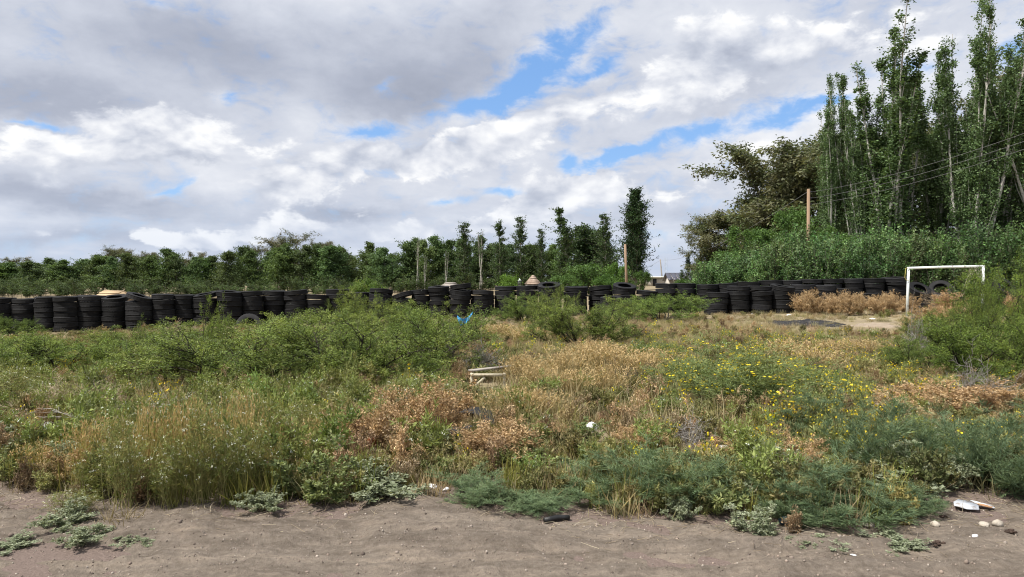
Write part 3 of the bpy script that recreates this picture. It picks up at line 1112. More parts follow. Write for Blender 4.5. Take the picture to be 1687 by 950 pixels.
h1 = hut('plank_shelter', 'low shelter with pale plank gable roof behind the sixth tyre stack', 'shelter', 187, 41, 478.5, 491.5, 46, .8, math.radians(-22), M_PLANK, M_PLANK, .97, 5)
h2 = hut('hipped_hut', 'hut with grey hipped roof peeking over tyres left of the thin poplars', 'hut', 742, 52, 465.5, 474, 36, .9, 0, M_OLDWOOD, M_RENDER, .42, 4)
h3 = hut('pointed_hut', 'small hut with steep pointed roof of brown boards behind the tyres', 'hut', 878, 66, 453, 468, 24, .75, math.radians(8), M_THATCH, M_RENDER, .12, 5)
h4 = hut('sheet_roof_shed', 'shed with pale blue metal roof behind the tilted open tyre', 'shed', 912, 62, 464, 473, 32, 1.1, math.radians(5), M_METAL, M_RENDER, .9, 3)
# lantern-topped white pillar
p = fx(856, 64)
g = empty('white_pillar', p)
tag(g, 'thin white pillar with dark lantern cap beside the pointed hut', 'pillar')
zt = ztop(458.5, 64) - p.z
obj('shaft', tube_mesh('pillar_shaft', M_WHITEPAINT, [(0, 0, -.1), (0, 0, zt - .62)], .10, k=8), g)
obj('lantern', tube_mesh('pillar_lantern', M_DARKROOF, [(0, 0, zt - .62), (0, 0, zt - .22)], .17, k=8), g)
obj('cap', tube_mesh('pillar_cap', M_WHITEPAINT, [(0, 0, zt - .22), (0, 0, zt - .12), (0, 0, zt)], .20, .02, k=8), g)
# flat-roofed block house
D = 112
p = fx(1089, D)
k = D / FPX
g = empty('flat_roofed_house', p)
tag(g, 'long low grey house with flat pale roof behind the tyre wall', 'house')
zt = ztop(456.5, D) - p.z
obj('wall', boxm('house_wall', M_RENDER, ((0, 2.5, zt / 2 - .1), (36 * k, 5, zt))), g)
obj('roof', boxm('house_roof', M_WHITEPAINT, ((-.3, 2.4, zt + .06), (37.5 * k, 5.7, .22))), g)
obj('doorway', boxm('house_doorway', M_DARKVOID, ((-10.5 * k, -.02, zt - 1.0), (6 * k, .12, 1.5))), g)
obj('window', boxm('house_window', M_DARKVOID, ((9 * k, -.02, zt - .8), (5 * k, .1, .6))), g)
# gabled house
D = 100
p = fx(1136, D)
k = D / FPX
g = empty('gabled_house', p, math.radians(-6))
tag(g, 'pale house with dark pitched metal roof left of the eucalyptus trees', 'house')
zr, ze = ztop(450.5, D) - p.z, ztop(458, D) - p.z
w = 34 * k
obj('wall', poly_mesh('house_wall', M_RENDER, [(-w, -1.5, 0), (w, -1.5, 0), (w, 4.5, 0), (-w, 4.5, 0), (-w, -1.5, ze), (w, -1.5, ze), (w, 4.5, ze - .2), (-w, 4.5, ze - .2), (-w, 1.5, zr), (w, 1.5, zr)],
                      [(0, 1, 5, 4), (1, 2, 6, 9, 5), (2, 3, 7, 6), (3, 0, 4, 8, 7), (4, 5, 9, 8), (6, 7, 8, 9)]), g)
rf = empty('roof', (0, 0, 0))
rf.parent = g
for i in range(9):
    x0, x1 = -w - .35 + i * (2 * w + .7) / 9 + .03, -w - .35 + (i + 1) * (2 * w + .7) / 9 - .03
    for (ya, za, yb, zb) in ((-2.2, ze - .25, 1.5, zr + .05), (5.2, ze - .45, 1.5, zr + .05)):
        obj('sheet', poly_mesh('roof_sheet', M_DARKROOF, [(x0, ya, za), (x1, ya, za), (x1, yb, zb), (x0, yb, zb), (x0, ya, za + .09), (x1, ya, za + .09), (x1, yb, zb + .09), (x0, yb, zb + .09)],
                                   [(0, 3, 2, 1), (4, 5, 6, 7), (0, 1, 5, 4), (1, 2, 6, 5), (2, 3, 7, 6), (3, 0, 4, 7)]), rf)
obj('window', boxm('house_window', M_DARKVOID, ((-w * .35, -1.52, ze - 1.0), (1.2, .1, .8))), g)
# blue tank
p = fx(1165, 86)
zt = ztop(461.5, 86) - p.z
tag(obj('blue_tank', tube_mesh('blue_tank', M_BLUE, [(0, 0, 0), (0, 0, zt - .25), (0, 0, zt - .08), (0, 0, zt)], .42, .30, k=14), None, p), 'blue plastic tank beside the house behind the tyre wall', 'tank')


# ---------------------------------------------------------------- poles and wires
def pole(name, label, px, ptop, D, r0, r1, lean=(0, 0), arms=True, mat=None):
    p = fx(px, D)
    zt = ztop(ptop, D) - p.z
    g = empty(name, p)
    tag(g, label, 'pole')
    obj('shaft', tube_mesh('pole_shaft', mat or M_POLEWOOD, [(0, 0, -.3), (lean[0] * .5, lean[1] * .5, zt * .5), (lean[0], lean[1], zt)], r0, r1, 9), g)
    if arms:
        for i, zz in enumerate((.18, .55, .92)):
            obj('insulator', tube_mesh('pole_insulator', M_DARKROOF, [(lean[0] + r1, lean[1], zt - zz), (lean[0] + r1 + .12, lean[1], zt - zz)], .045, .035, 6), g)
    return Vector((p.x + lean[0], p.y + lean[1], p.z + zt))


mp = pole('utility_pole', 'orange-brown wooden utility pole rising from the green thicket', 1331.5, 311, 42, .115, .09, (-.02, 0))
bp = pole('bare_pole', 'slim pale wooden pole in front of the dark dense poplar', 1033, 402, 62, .13, .10, (-.18, 0), False)
tp = pole('leaning_pole', 'thin dark leaning pole above the flat-roofed house', 1092, 427, 116, .14, .10, (-.45, 0), False, M_OLDWOOD)
# lattice mast
p = fx(1097, 150)
g = empty('lattice_mast', p)
tag(g, 'faint thin lattice radio mast far behind the houses', 'mast')
zt = ztop(424, 150) - p.z
mb = Buf()
for sx, sy in ((-.25, 0), (.25, 0), (0, .4)):
    tubes(mb, np.array([[(sx, sy, 0), (sx, sy, zt)]]), .03, .03, np.ones(3), 4)
obj('rails', mb.mesh('mast_rails', M_METAL), g)
mb = Buf()
zz = np.arange(0, zt, .5)
for i, z in enumerate(zz[:-1]):
    s_ = 1 if i % 2 else -1
    tubes(mb, np.array([[(-.25 * s_, 0, z), (.25 * s_, 0, z + .5)]]), .015, .015, np.ones(3), 3)
obj('lacing', mb.mesh('mast_lacing', M_METAL), g)


def wire(a, b_, sag, label, r=.012):
    P = []
    for i in range(25):
        f = i / 24
        q = a.lerp(b_, f)
        P.append((q.x - a.x, q.y - a.y, q.z - a.z - sag * 4 * f * (1 - f)))
    tag(obj('power_line', tube_mesh('power_line', M_WIRE, P, r, k=4), None, a), label, 'wire')


for i, (dz, nm) in enumerate(((.18, 'upper'), (.55, 'middle'), (.92, 'lower'))):
    a = mp + Vector((.2, 0, -dz))
    wire(a, at(1800, 178 + 14 * i, 24), .35, nm + ' thin power line running from the utility pole past the poplars', .008)
wire(mp + Vector((-.1, 0, -.2)), tp + Vector((.1, 0, -.1)), 1.2, 'thin power line from the utility pole down to the leaning pole', .014)
wire(tp + Vector((-.1, 0, -.2)), at(1035, 452, 100), .25, 'thin service wire running left from the leaning pole', .016)


# ---------------------------------------------------------------- trees
GREEN = ((.088, .138, .046), (.062, .105, .036), (.112, .168, .060))
DARK = ((.032, .062, .022), (.042, .080, .028), (.024, .048, .019))
EUCA = ((.150, .165, .085), (.175, .165, .095), (.110, .135, .065), (.215, .200, .125))
WPOP = ((.095, .155, .058), (.135, .200, .088), (.070, .120, .044))
rt = np.random.default_rng(5)
cone = lambda t: np.clip((1.03 - np.clip(t, 0, 1)) ** .42 * (.65 + .5 * rt.random(len(t))), .07, 1)
far_poplar = [tree_proto(rt, 8, .03, 1, 52, .50, .27, cone, 7, .42, .7, .20, .08, 26, .20, .8, .30, GREEN, (.34, .32, .28), .085, 0.1, name='far_poplar', wid=3.5, jit=.18, t1max=.99, wob=.02) for _ in range(6)]
thin_poplar = [tree_proto(rt, 11, .06, 1, 90, .30, .17, lambda t: np.clip(1.35 - t, .36, .75) * (.55 + .6 * rt.random(len(t))), 4, .45, .35, .2, .15, 15, .20, .6, .16, GREEN[:2] + DARK[:1], (.36, .34, .30), .12, 0, name='thin_poplar', wid=2.1, jit=.24, wob=.015) for _ in range(3)]
dense_poplar = [tree_proto(rt, 13, .04, 1, 190, .34, .19, lambda t: np.clip(np.sin(t * 2.1 + .85), .3, 1) * (.85 + .25 * rt.random(len(t))), 5, .45, .45, .2, .12, 22, .22, .65, .24, DARK, (.2, .18, .15), .2, 0, name='dense_poplar', wid=3.2, jit=.22, wob=.01)]
broad_tree = [tree_proto(rt, 9, .06, 2, 44, .7, .4, cone, 7, .42, .7, .10, .05, 26, .24, .8, .34, DARK + GREEN[:1], (.3, .28, .24), .12, 0.1, name='broad_tree', wid=5.6, jit=.25, wob=.04, spl=.05) for _ in range(2)]
bare_poplar = [tree_proto(rt, 9, .15, 2, 24, .16, .22, None, 2, .5, .3, .3, .2, 2, .2, .6, .25, GREEN, (.38, .36, .32), .12, 0, name='bare_poplar', spl=.03)]
euca = [tree_proto(rt, 12, .14, 3, 18, .70, .26, lambda t: .62 + .38 * rt.random(len(t)), 9, .5, .85, .05, -.02, 56, .25, .42, .40, EUCA, (.20, .17, .14), .20, .6, name='eucalyptus', wid=5.8, spl=.15, wob=.12, jit=.24) for _ in range(4)]
wpoplar = [tree_proto(rt, 16, .03, 10, 32, .27, .22, lambda t: np.clip(1.22 - t, .20, 1) * (.3 + .9 * rt.random(len(t))), 6, .4, .4, .25, .16, 32, .088, .85, .14, WPOP, (.46, .44, .40), .085, .05, name='white_poplar', wid=3.7, spl=.10, thin=.5, jit=.19, wob=.03) for _ in range(3)]
round_bush = [tree_proto(rt, 2.4, .05, 4, 14, .8, .4, None, 5, .5, .8, .08, .02, 22, .12, .6, .2, ((.12, .19, .045), (.08, .14, .035)), (.1, .08, .06), .04, 0, name='round_bush', wid=2.6, spl=.35) for _ in range(2)]
willow = [tree_proto(rt, 5.5, .08, 5, 16, .6, .30, None, 6, .5, .7, .10, .0, 24, .16, .45, .3, ((.105, .185, .045), (.07, .135, .035)), (.14, .12, .09), .07, .25, name='bushy_tree', wid=4.2, spl=.22) for _ in range(2)]
HGT = {}


def tree(name, protos, px, top, D, wpx, label, cat='tree', group=None, H=None, color=(1, 1, 1), k=None):
    """wpx: crown width in image pixels"""
    i = int(RNG.integers(0, len(protos))) if k is None else k
    pr = protos[i]
    me = pr[1][1]
    key = me.name
    if key not in HGT:
        co = np.empty(len(me.vertices) * 3, np.float32)
        me.vertices.foreach_get('co', co)
        co = co.reshape(-1, 3)
        HGT[key] = (np.percentile(co[:, 2], 99.7), np.percentile(np.abs(co[:, 0] - np.median(co[:, 0])), 96) * 2)
    h0, w0 = HGT[key]
    p = fx(px, D)
    h = ztop(top, D) - p.z
    sz = h / h0
    sx = wpx * D / FPX / w0
    return plant(name, pr, p, RNG.uniform(0, 6.28), (sx, sx, sz), label, cat, group, color)


row = [(-12, 440), (8, 434), (34, 436), (58, 428), (84, 433), (108, 429), (132, 424), (152, 421), (176, 418), (200, 420), (226, 424), (250, 424), (284, 408), (310, 420), (338, 424), (364, 418), (390, 405), (424, 418), (448, 414),
       (478, 404), (503, 400), (530, 406), (556, 406), (582, 402), (608, 402), (636, 412), (656, 402), (678, 394), (704, 393), (728, 391), (752, 396), (778, 392), (804, 398), (832, 396), (868, 404), (906, 402), (930, 386)]
nth = 0
row2 = [(x, float(np.interp(x, [q[0] for q in row], [q[1] for q in row])) + RNG.uniform(-4, 5)) for x in np.arange(-14, 936, 20.5)]
for i, (px, tp_) in enumerate(row2):
    px = px + RNG.uniform(-4, 4)
    D = 124 - 18 * (px / 900) + RNG.uniform(-4, 4)
    br = RNG.uniform(.7, 1.3)
    tree('far_poplar', far_poplar, px, tp_, D, RNG.uniform(30, 42), 'leafy green poplar in the far tree row, %s from the left edge' % ORD[nth], 'tree', 'far row of green poplars', color=(br * RNG.uniform(.9, 1.15), br, br * RNG.uniform(.85, 1.2)))
    nth += 1
# second rank filling the row behind
bk = [(x, 424 + 6 * math.sin(x * .05) - 22 * float(sstep(x, 350, 760))) for x in range(-20, 930, 37)]
for j, (px, tp_) in enumerate(bk):
    tree('far_poplar', far_poplar, px + RNG.uniform(-8, 8), tp_ + 7 + RNG.uniform(-3, 5), 138 + RNG.uniform(-4, 4), 36, 'poplar of the rear rank, %s from left, seen through the far tree row' % ORD[j], 'tree', 'rear rank of far poplars', color=(.85, .85, .85))
tree('broad_tree', broad_tree, 962, 373, 98, 66, 'broad dark green tree between two thin poplars', k=0)
tree('broad_tree', broad_tree, 986, 388, 100, 52, 'lower broad dark tree left of the last thin poplar', k=1)
for px, tp_, w, lab in ((28, 424, 30, 'grey-brown eucalyptus top above the left end of the far row'), (190, 408, 30, 'brown pointed eucalyptus top above the far row over the plank shelter'), (214, 416, 24, 'small brown eucalyptus crown right of the pointed one'),
                        (250, 416, 20, 'small grey eucalyptus tuft left of the tall round poplar'), (322, 415, 24, 'dark eucalyptus tuft right of the tall round poplar'), (414, 404, 20, 'narrow dark eucalyptus top beside the rounded poplar'),
                        (464, 384, 52, 'tallest airy brown eucalyptus above the far row'), (537, 397, 24, 'small brown eucalyptus ball above the far row')):
    tree('eucalyptus', euca, px, tp_, 134, w * 1.25, lab, color=(.85, .85, .9))
for px, tp_, w, lab in ((764, 367, 27, 'thin sparse poplar with grey trunk, first of the tall ones'), (823, 365, 24, 'thin pointed poplar, second of the tall ones'), (858, 357, 25, 'thin ragged poplar over the white pillar'), (892, 377, 18, 'short thin poplar right of the pointed hut'),
                        (935, 343, 32, 'tall poplar left of the broad dark tree'), (998, 352, 27, 'slender pointed poplar left of the dark dense poplar')):
    tree('thin_poplar', thin_poplar, px, tp_, 92, w, lab, color=(.9, .9, .85))
tree('dense_poplar', dense_poplar, 1047, 312, 84, 37, 'tall dense dark green poplar standing alone above the tyre wall', color=(.9, .95, .9))
for px, tp_, w, lab in ((689, 392, 10, 'nearly bare pale poplar trunk before the far row'), (700, 420, 8, 'short bare pale trunk beside the taller bare poplar'), (793, 378, 14, 'half bare poplar with pale stems between the thin ones'), (735, 412, 9, 'bare pale stem left of the first thin poplar')):
    tree('bare_poplar', bare_poplar, px, tp_, 96, w, lab)
for px, tp_, D, w, c, lab in ((607, 459, 44, 58, (1, 1, .9), 'rounded yellow-green bush behind the tyres right of the left shrubs'), (838, 452, 58, 38, (1.1, 1.2, .8), 'bright green bush left of the white pillar'), (962, 434, 66, 74, (.75, .85, .9), 'large grey-green bush below the broad dark tree'),
                              (1012, 432, 70, 44, (.95, 1.1, .9), 'green bush right of the slender poplar'), (1056, 446, 78, 26, (.6, .7, .6), 'dark bush at the foot of the dense poplar'), (1122, 459, 70, 18, (.7, .9, .7), 'small green bush before the gabled house'),
                              (930, 452, 60, 40, (.8, .9, .9), 'green bush behind the tilted open tyre'), (1000, 452, 56, 50, (.7, .85, .75), 'low green bush left of the slim pale pole')):
    tree('round_bush', round_bush, px, tp_, D, w, lab, 'bush', color=c)
for nq, (px, tp_, w) in enumerate(((1124, 444, 9), (1132, 417, 12), (1141, 434, 10), (1149, 428, 11), (1158, 438, 10), (1166, 432, 12))):
    tree('thin_poplar', thin_poplar, px, tp_, 78, w, 'thin young poplar before the gabled house, %s from left' % ORD[nq], 'tree', 'young poplars by the gabled house')
# right side: eucalyptus belt, white poplars, bushy trees
for px, tp_, D, w, lab in ((1157, 367, 78, 52, 'loose brown eucalyptus at the left end of the belt'), (1205, 347, 74, 88, 'low brown eucalyptus, second from the left of the belt'), (1256, 297, 69, 104, 'mid-height brown eucalyptus stepping up towards the pole'),
                           (1318, 224, 64, 118, 'tall brown eucalyptus behind the utility pole'), (1392, 212, 63, 120, 'brown eucalyptus behind the first white poplar'), (1350, 250, 66, 110, 'brown eucalyptus crown between the pole and the first white poplar'), (1285, 320, 66, 90, 'lower brown eucalyptus crown left of the utility pole'), (1452, 236, 61, 110, 'eucalyptus hidden behind the paired white poplars'),
                           (1530, 205, 60, 130, 'brown eucalyptus between the white poplars'), (1610, 150, 58, 140, 'tall eucalyptus behind the tallest white poplar'), (1676, 118, 56, 130, 'brown eucalyptus crown at the right edge'), (1740, 140, 54, 130, 'eucalyptus just beyond the right edge of the frame')):
    tree('eucalyptus', euca, px, tp_, D, w, lab, color=(.80, .86, .80) if px < 1420 else (.75, .84, .76))
for px, tp_, D, w, k, lab in ((1370, 138, 50, 54, 0, 'narrow white poplar right of the utility pole'), (1425, 112, 48, 62, 1, 'white poplar left of the tall pair, slightly shorter'), (1476, 38, 46, 104, 2, 'tall white poplar with pale forked trunk in the middle'),
                              (1600, -42, 43, 112, 1, 'tallest white poplar, cut off by the top of the frame'), (1540, 148, 49, 70, 0, 'lower white poplar between the two tallest'), (1655, 70, 45, 80, 2, 'white poplar leaning at the right edge'), (1735, 20, 43, 100, 0, 'white poplar just outside the right edge')):
    tree('white_poplar', wpoplar, px, tp_, D, w, lab, k=k)
for px, tp_, D, w, lab in ((1262, 372, 50, 90, 'bright green bushy tree left of the utility pole'), (1318, 338, 52, 84, 'bright green bushy tree right behind the utility pole'), (1215, 408, 50, 74, 'low bright green bush at the left end of the thicket'), (1372, 372, 47, 70, 'green bushy tree below the narrow white poplar')):
    tree('bushy_tree', willow, px, tp_, D, w, lab)


# poplar sucker thicket (one mass of upright shoots)
def shoot(rng):
    b = bushlet(rng, 4, .55, 3.6, 10, 0, 15, .13, .10, ((.095, .175, .055), (.145, .225, .09), (.065, .130, .042)), (.22, .21, .16), (.02, .16), .12, wob=.06, rs=.012, spray=.05, leaf_ang=1.0)
    return fin1(b, M_LEAF_I, 'shoot')


rs_ = np.random.default_rng(21)
shoots = [shoot(rs_) for _ in range(6)]
N = 900
px = rs_.uniform(1150, 1800, N)
D = rs_.uniform(38.5, 47, N) + np.clip((1330 - px) / 40, 0, 4)
X = (px - W0 / 2) / FPX * D
topy = np.interp(px, [1150, 1180, 1230, 1280, 1340, 1400, 1500, 1600, 1800], [448, 440, 420, 405, 402, 398, 396, 392, 385]) + rs_.normal(0, 9, N)
z0 = gh(X, D)
hh = (CAMZ + (HORY - topy) / FPX * D) - z0
sc3 = np.stack([np.full(N, 1.0), np.full(N, 1.0), hh / 3.7], 1) * rs_.uniform(.85, 1.1, (N, 1))
tn = np.clip(rs_.normal(.95, .26, (N, 1)), .45, 1.7) * np.clip(rs_.normal(1, .06, (N, 3)), .8, 1.2)
scatter('poplar_thicket', ('dense thicket of upright green poplar shoots behind the right tyre wall', 'thicket'), shoots, np.stack([X, D, z0 - .05], 1), np.stack([np.zeros(N), np.zeros(N), rs_.uniform(0, 6.28, N)], 1), sc3, tn, rs_.integers(0, 6, N))

# undergrowth at the foot of the far trees
N = 420
px = rs_.uniform(-60, 1050, N)
D = rs_.uniform(92, 118, N)
X = (px - W0 / 2) / FPX * D
tn = np.clip(rs_.normal(.6, .15, (N, 1)), .3, 1.1) * np.array([[1.05, .95, .85]])
scatter('far_undergrowth', ('dark green undergrowth below the far tree row', 'undergrowth'), shoots, np.stack([X, D, gh(X, D)], 1), np.stack([np.zeros(N), np.zeros(N), rs_.uniform(0, 6.28, N)], 1), np.full((N, 3), 1) * np.stack([rs_.uniform(1.2, 2, N), rs_.uniform(1.2, 2, N), rs_.uniform(.35, .75, N)], 1), tn, rs_.integers(0, 6, N))
# ---------------------------------------------------------------- shrubs and large weeds (each one a thing)
rv = np.random.default_rng(33)
MES = ((.175, .230, .050), (.130, .185, .043), (.225, .275, .070), (.100, .148, .038))
shrubs = [shrub_proto(rv, 1.0, 1.0, 20, 8, 5, 46, MES, .028, .0088, name='thorn_shrub', lean=(.1, 1.35), spray=.035) for _ in range(3)]
sprig = [shrub_proto(rv, .5, 1.4, 4, 5, 4, 30, MES, .034, .010, name='thorn_sprig', lean=(.02, .35), up=.14) for _ in range(2)]
tallsh = [shrub_proto(rv, .8, 1.4, 12, 8, 5, 48, MES, .030, .009, name='tall_thorn_shrub', lean=(.05, .8), up=.14) for _ in range(2)]


MEAS = {}


def measure(pr):
    key = pr[0][1].name
    if key not in MEAS:
        cs = []
        for _, me in pr:
            co = np.empty(len(me.vertices) * 3, np.float32)
            me.vertices.foreach_get('co', co)
            cs.append(co.reshape(-1, 3))
        co = np.concatenate(cs)
        MEAS[key] = (float(np.percentile(co[:, 2], 98.5)), float(np.percentile(np.hypot(co[:, 0], co[:, 1]), 93)) * 2)
    return MEAS[key]


def bush(protos, name, px, py, top, wpx, label, cat='shrub', group=None, color=(1, 1, 1), k=None, unit_w=2.0, unit_h=1.0, rz=None, back=.34):
    """front foot of the plant at image point (px,py) on the ground, top row, width in pixels"""
    p0 = gnd(px, py)
    Y = p0.y + wpx * p0.y / FPX * back
    p = fx(px, Y)
    h = max(.04, ztop(top, Y) - p.z)
    w = wpx * Y / FPX
    i = int(RNG.integers(0, len(protos))) if k is None else k
    uh, uw = measure(protos[i])
    return plant(name, protos[i], p, RNG.uniform(0, 6.28) if rz is None else rz, (w / uw, w / uw, h / uh), label, cat, group, color)


for px, py, top, w, k, c, lab in (
        (430, 652, 535, 330, 0, (1, 1, 1), 'wide feathery green thorn shrub in the middle left of the lot'),
        (300, 640, 560, 250, 1, (.95, .95, .9), 'low green thorn shrub left of the widest shrub'),
        (585, 650, 525, 290, 2, (1, 1, 1), 'dense green thorn shrub right of the widest shrub'),
        (690, 630, 512, 230, 0, (.95, 1, .95), 'green thorn shrub with bare dark twigs beside the broken bench'),
        (520, 600, 515, 240, 1, (1.05, 1.05, 1), 'green thorn shrub behind the widest shrub'),
        (700, 575, 505, 170, 2, (1.1, 1.1, 1.05), 'light green thorn shrub left of the blue sheet'),
        (110, 630, 552, 240, 1, (.95, 1, .9), 'low green thorn shrub at the left under the tyre stacks'),
        (-20, 612, 550, 150, 0, (.9, .95, .9), 'green thorn shrub cut by the left edge'),
        (220, 590, 540, 150, 2, (1, 1, .9), 'small green thorn shrub before the tilted tyre'),
        (345, 590, 530, 190, 0, (1, 1, .9), 'green thorn shrub below the open-topped stack'),
        (20, 556, 523, 70, 1, (.6, .7, .6), 'dark green bush against the first tyre stack'),
        (960, 574, 496, 165, 2, (1, 1, .95), 'domed green thorn shrub with dark stems in mid field'),
        (862, 532, 487, 95, 0, (.8, .9, .8), 'dark green shrub against the tyres right of the blue sheet'),
        (1090, 532, 487, 150, 1, (.95, 1.05, 1), 'green shrub before the tyres right of the domed shrub'),
        (1030, 528, 495, 80, 2, (.95, 1, .95), 'small green shrub between the domed shrub and its right neighbour'),
        (1610, 640, 532, 230, 2, (.78, .85, .66), 'broad dark-stemmed thorn shrub in front of the goal'),
        (1530, 625, 560, 150, 0, (.85, .9, .8), 'low dark thorn shrub at the left side of the goal shrubs'),
        (1700, 640, 515, 200, 1, (.75, .82, .66), 'thorn shrub cut by the right edge below the tall one'),
        (1560, 590, 515, 130, 1, (.9, .9, .8), 'twiggy thorn shrub under the goal crossbar')):
    bush(shrubs, 'thorn_shrub', px, py, top, w * 1.12, lab, color=c, k=k)
for px, py, top, w, k, c, lab in ((597, 580, 470, 95, 0, (1.05, 1.05, .95), 'tallest pale green thorn shrub rising over the tyre wall'), (640, 575, 492, 60, 1, (1.05, 1.05, .95), 'upright thorn shrub right of the tallest pale one'),
                                  (333, 600, 486, 60, 1, (1.1, 1.15, .9), 'sparse tall sprig of thorn shrub before the open-topped stack'), (366, 600, 490, 50, 0, (1.1, 1.15, .9), 'second sparse thorn sprig right of the first'),
                                  (228, 590, 522, 60, 0, (1, 1.05, .9), 'sparse thorn sprig before the tilted tyre'), (1640, 590, 432, 150, 1, (.8, .9, .62), 'tall yellow-green thorn shrub right of the goal'), (1600, 600, 470, 90, 0, (.75, .8, .62), 'tall thorn shrub growing through the right goal post'),
                                  (890, 560, 478, 60, 1, (1, 1, .95), 'upright thin shrub left of the domed shrub'), (920, 560, 475, 60, 0, (1, 1, .95), 'upright twiggy shrub behind the domed shrub'), (720, 560, 496, 90, 1, (1, 1, .95), 'upright sprig beside the light green shrub'), (1690, 590, 465, 90, 0, (.95, 1, .8), 'upright thorn shrub at the right frame edge'), (556, 585, 505, 60, 1, (1, 1, .9), 'upright thorn shrub left of the tallest pale one')):
    sp_ = 'sprig' in lab
    bush(sprig if sp_ else tallsh, 'thorn_sprig' if sp_ else 'tall_thorn_shrub', px, py, top, w * (.8 if sp_ else 1.0), lab, color=c, k=k)

# weed species (unit: about 1 m wide, 1 m high unless noted)
ORANGE = ((.45, .305, .165), (.38, .245, .125), (.52, .385, .225), (.33, .22, .12))
SALS = ((.150, .190, .090), (.110, .150, .075), (.190, .225, .115))
ATRI = ((.23, .26, .165), (.18, .215, .125), (.30, .33, .23))
orange = [fin(bushlet(rv, 26, .5, 1.0, 9, 5, 9, .030, .014, ORANGE, (.30, .19, .10), (.05, 1.0), .14, rs=.004, spray=.015), {'foliage': M_DRY}, 'orange_weed') for _ in range(3)]
salsola = [fin(bushlet(rv, 30, .5, 1.0, 10, 4, 10, .060, .0055, SALS, (.17, .23, .13), (.05, 1.15), .10, rs=.0035, spray=.010, leaf_ang=.55), {'stems': M_LEAF}, 'feathery_weed') for _ in range(3)]
atri = [fin(bushlet(rv, 15, .5, 1.0, 8, 3, 8, .060, .032, ATRI, (.24, .24, .15), (.1, 1.2), .10, rs=.005, spray=.012, leaf_ang=.9), {'stems': M_LEAF}, 'saltbush') for _ in range(3)]
leafy = [fin(bushlet(rv, 18, .5, 1.0, 8, 3, 7,   .062, .034, ((.16, .20, .075), (.21, .24, .10), (.12, .16, .06)), (.19, .19, .10), (.1, 1.1), .10, flowers=((.42, .26, .34),), nfl=14, fsz=.02, fpatch=3, rs=.005), {'stems': M_LEAF}, 'leafy_weed') for _ in range(2)]
MUST = ((.165, .205, .050), (.21, .24, .065), (.125, .175, .050), (.28, .25, .09))
mustard = [fin(bushlet(rv, 38, .38, 1.0, 6, 2, 4, .055, .0065, MUST, (.27, .26, .10), (.02, .42), .10, flowers=((.72, .74, .68),), nfl=70, fsz=.011, fpatch=6, rs=.0045, wob=.07, ripe=.8), {'stems': M_LEAF}, 'white_flowered_weed') for _ in range(3)]
yellow = [fin(bushlet(rv, 80, .5, 1.0, 6, 2, 9, .055, .0055, ((.16, .21, .07), (.12, .17, .06), (.22, .26, .10)), (.20, .24, .10), (.02, .9), .08, flowers=((.80, .66, .04), (.72, .55, .03)), nfl=170, fsz=.016, fpatch=4, rs=.0035, wob=.06, ripe=.9), {'stems': M_LEAF}, 'yellow_flowered_weed') for _ in range(2)]
GOLD_R, GOLD_T = ((.20, .17, .075), (.16, .145, .055)), ((.43, .34, .18), (.37, .295, .145), (.49, .41, .24))
golden = [[('blades', tuft(rv, 620, 1.0, .16, .30, .013, GOLD_R, GOLD_T, -.05, 5, .06, (.5, .07, ((.5, .38, .2), (.42, .30, .15))), 'golden_grass'))] for _ in range(3)]
straw = [[('blades', tuft(rv, 300, 1.0, .20, .22, .012, ((.22, .22, .07), (.26, .20, .08)), ((.44, .36, .13), (.38, .34, .11), (.50, .38, .18)), -.03, 5, .06, (.6, .06, ((.5, .40, .2), (.46, .30, .14))), 'straw_grass'))] for _ in range(2)]
pale = [twig_brush(rv, 40, .5, 1.0, ((.42, .34, .24), (.35, .27, .19), (.5, .42, .31)), .006, 9, 5, 'pale_brush', (.05, 1.1)) for _ in range(2)]
grey = [twig_brush(rv, 26, .5, 1.0, ((.30, .28, .26), (.22, .20, .18), (.42, .40, .38)), .007, 8, 5, 'grey_brush') for _ in range(2)]

for px, py, top, w, lab in ((690, 756, 640, 150, 'tall orange-brown dried weed left of the half-buried tyre'), (640, 742, 664, 90, 'orange dried weed behind the rusty tin'), (540, 752, 686, 150, 'low orange dried weed left of the rusty tin'), (590, 740, 690, 70, 'straw-coloured dried weed above the rusty tin'),
                            (845, 782, 698, 150, 'orange dried weed right of the half-buried tyre'), (780, 770, 712, 90, 'orange dried weed in front of the half-buried tyre'), (1062, 766, 704, 100, 'orange dried weed behind the feathery blue-green weeds'), (1322, 800, 724, 96, 'orange dried weed among the yellow flowers at right'),
                            (1560, 704, 634, 170, 'broad orange dried weed before the goal shrubs'), (1490, 702, 650, 110, 'orange dried weed left of the broad one at right'), (1630, 700, 640, 100, 'orange dried weed right of the broad one at right'), (150, 800, 722, 120, 'orange dried weed among white flowers at far left'), (205, 770, 716, 80, 'thin orange weed at left behind the white flowers'),
                            (1190, 768, 722, 80, 'brown dried weed beside the white scrap at right'), (910, 740, 700, 70, 'small orange weed left of the white bag'), (470, 735, 690, 80, 'orange dried weed behind the white-flowered weeds'), (728, 700, 650, 80, 'pale orange weed behind the half-buried tyre'), (1255, 745, 705, 70, 'small brown dried weed below the yellow-flowered bush')):
    bush(orange, 'orange_weed', px, py, top, w, lab, 'weed', unit_w=1.0, color=tuple(np.clip(RNG.normal(1, .08), .8, 1.2) * np.array((1, 1, 1))))
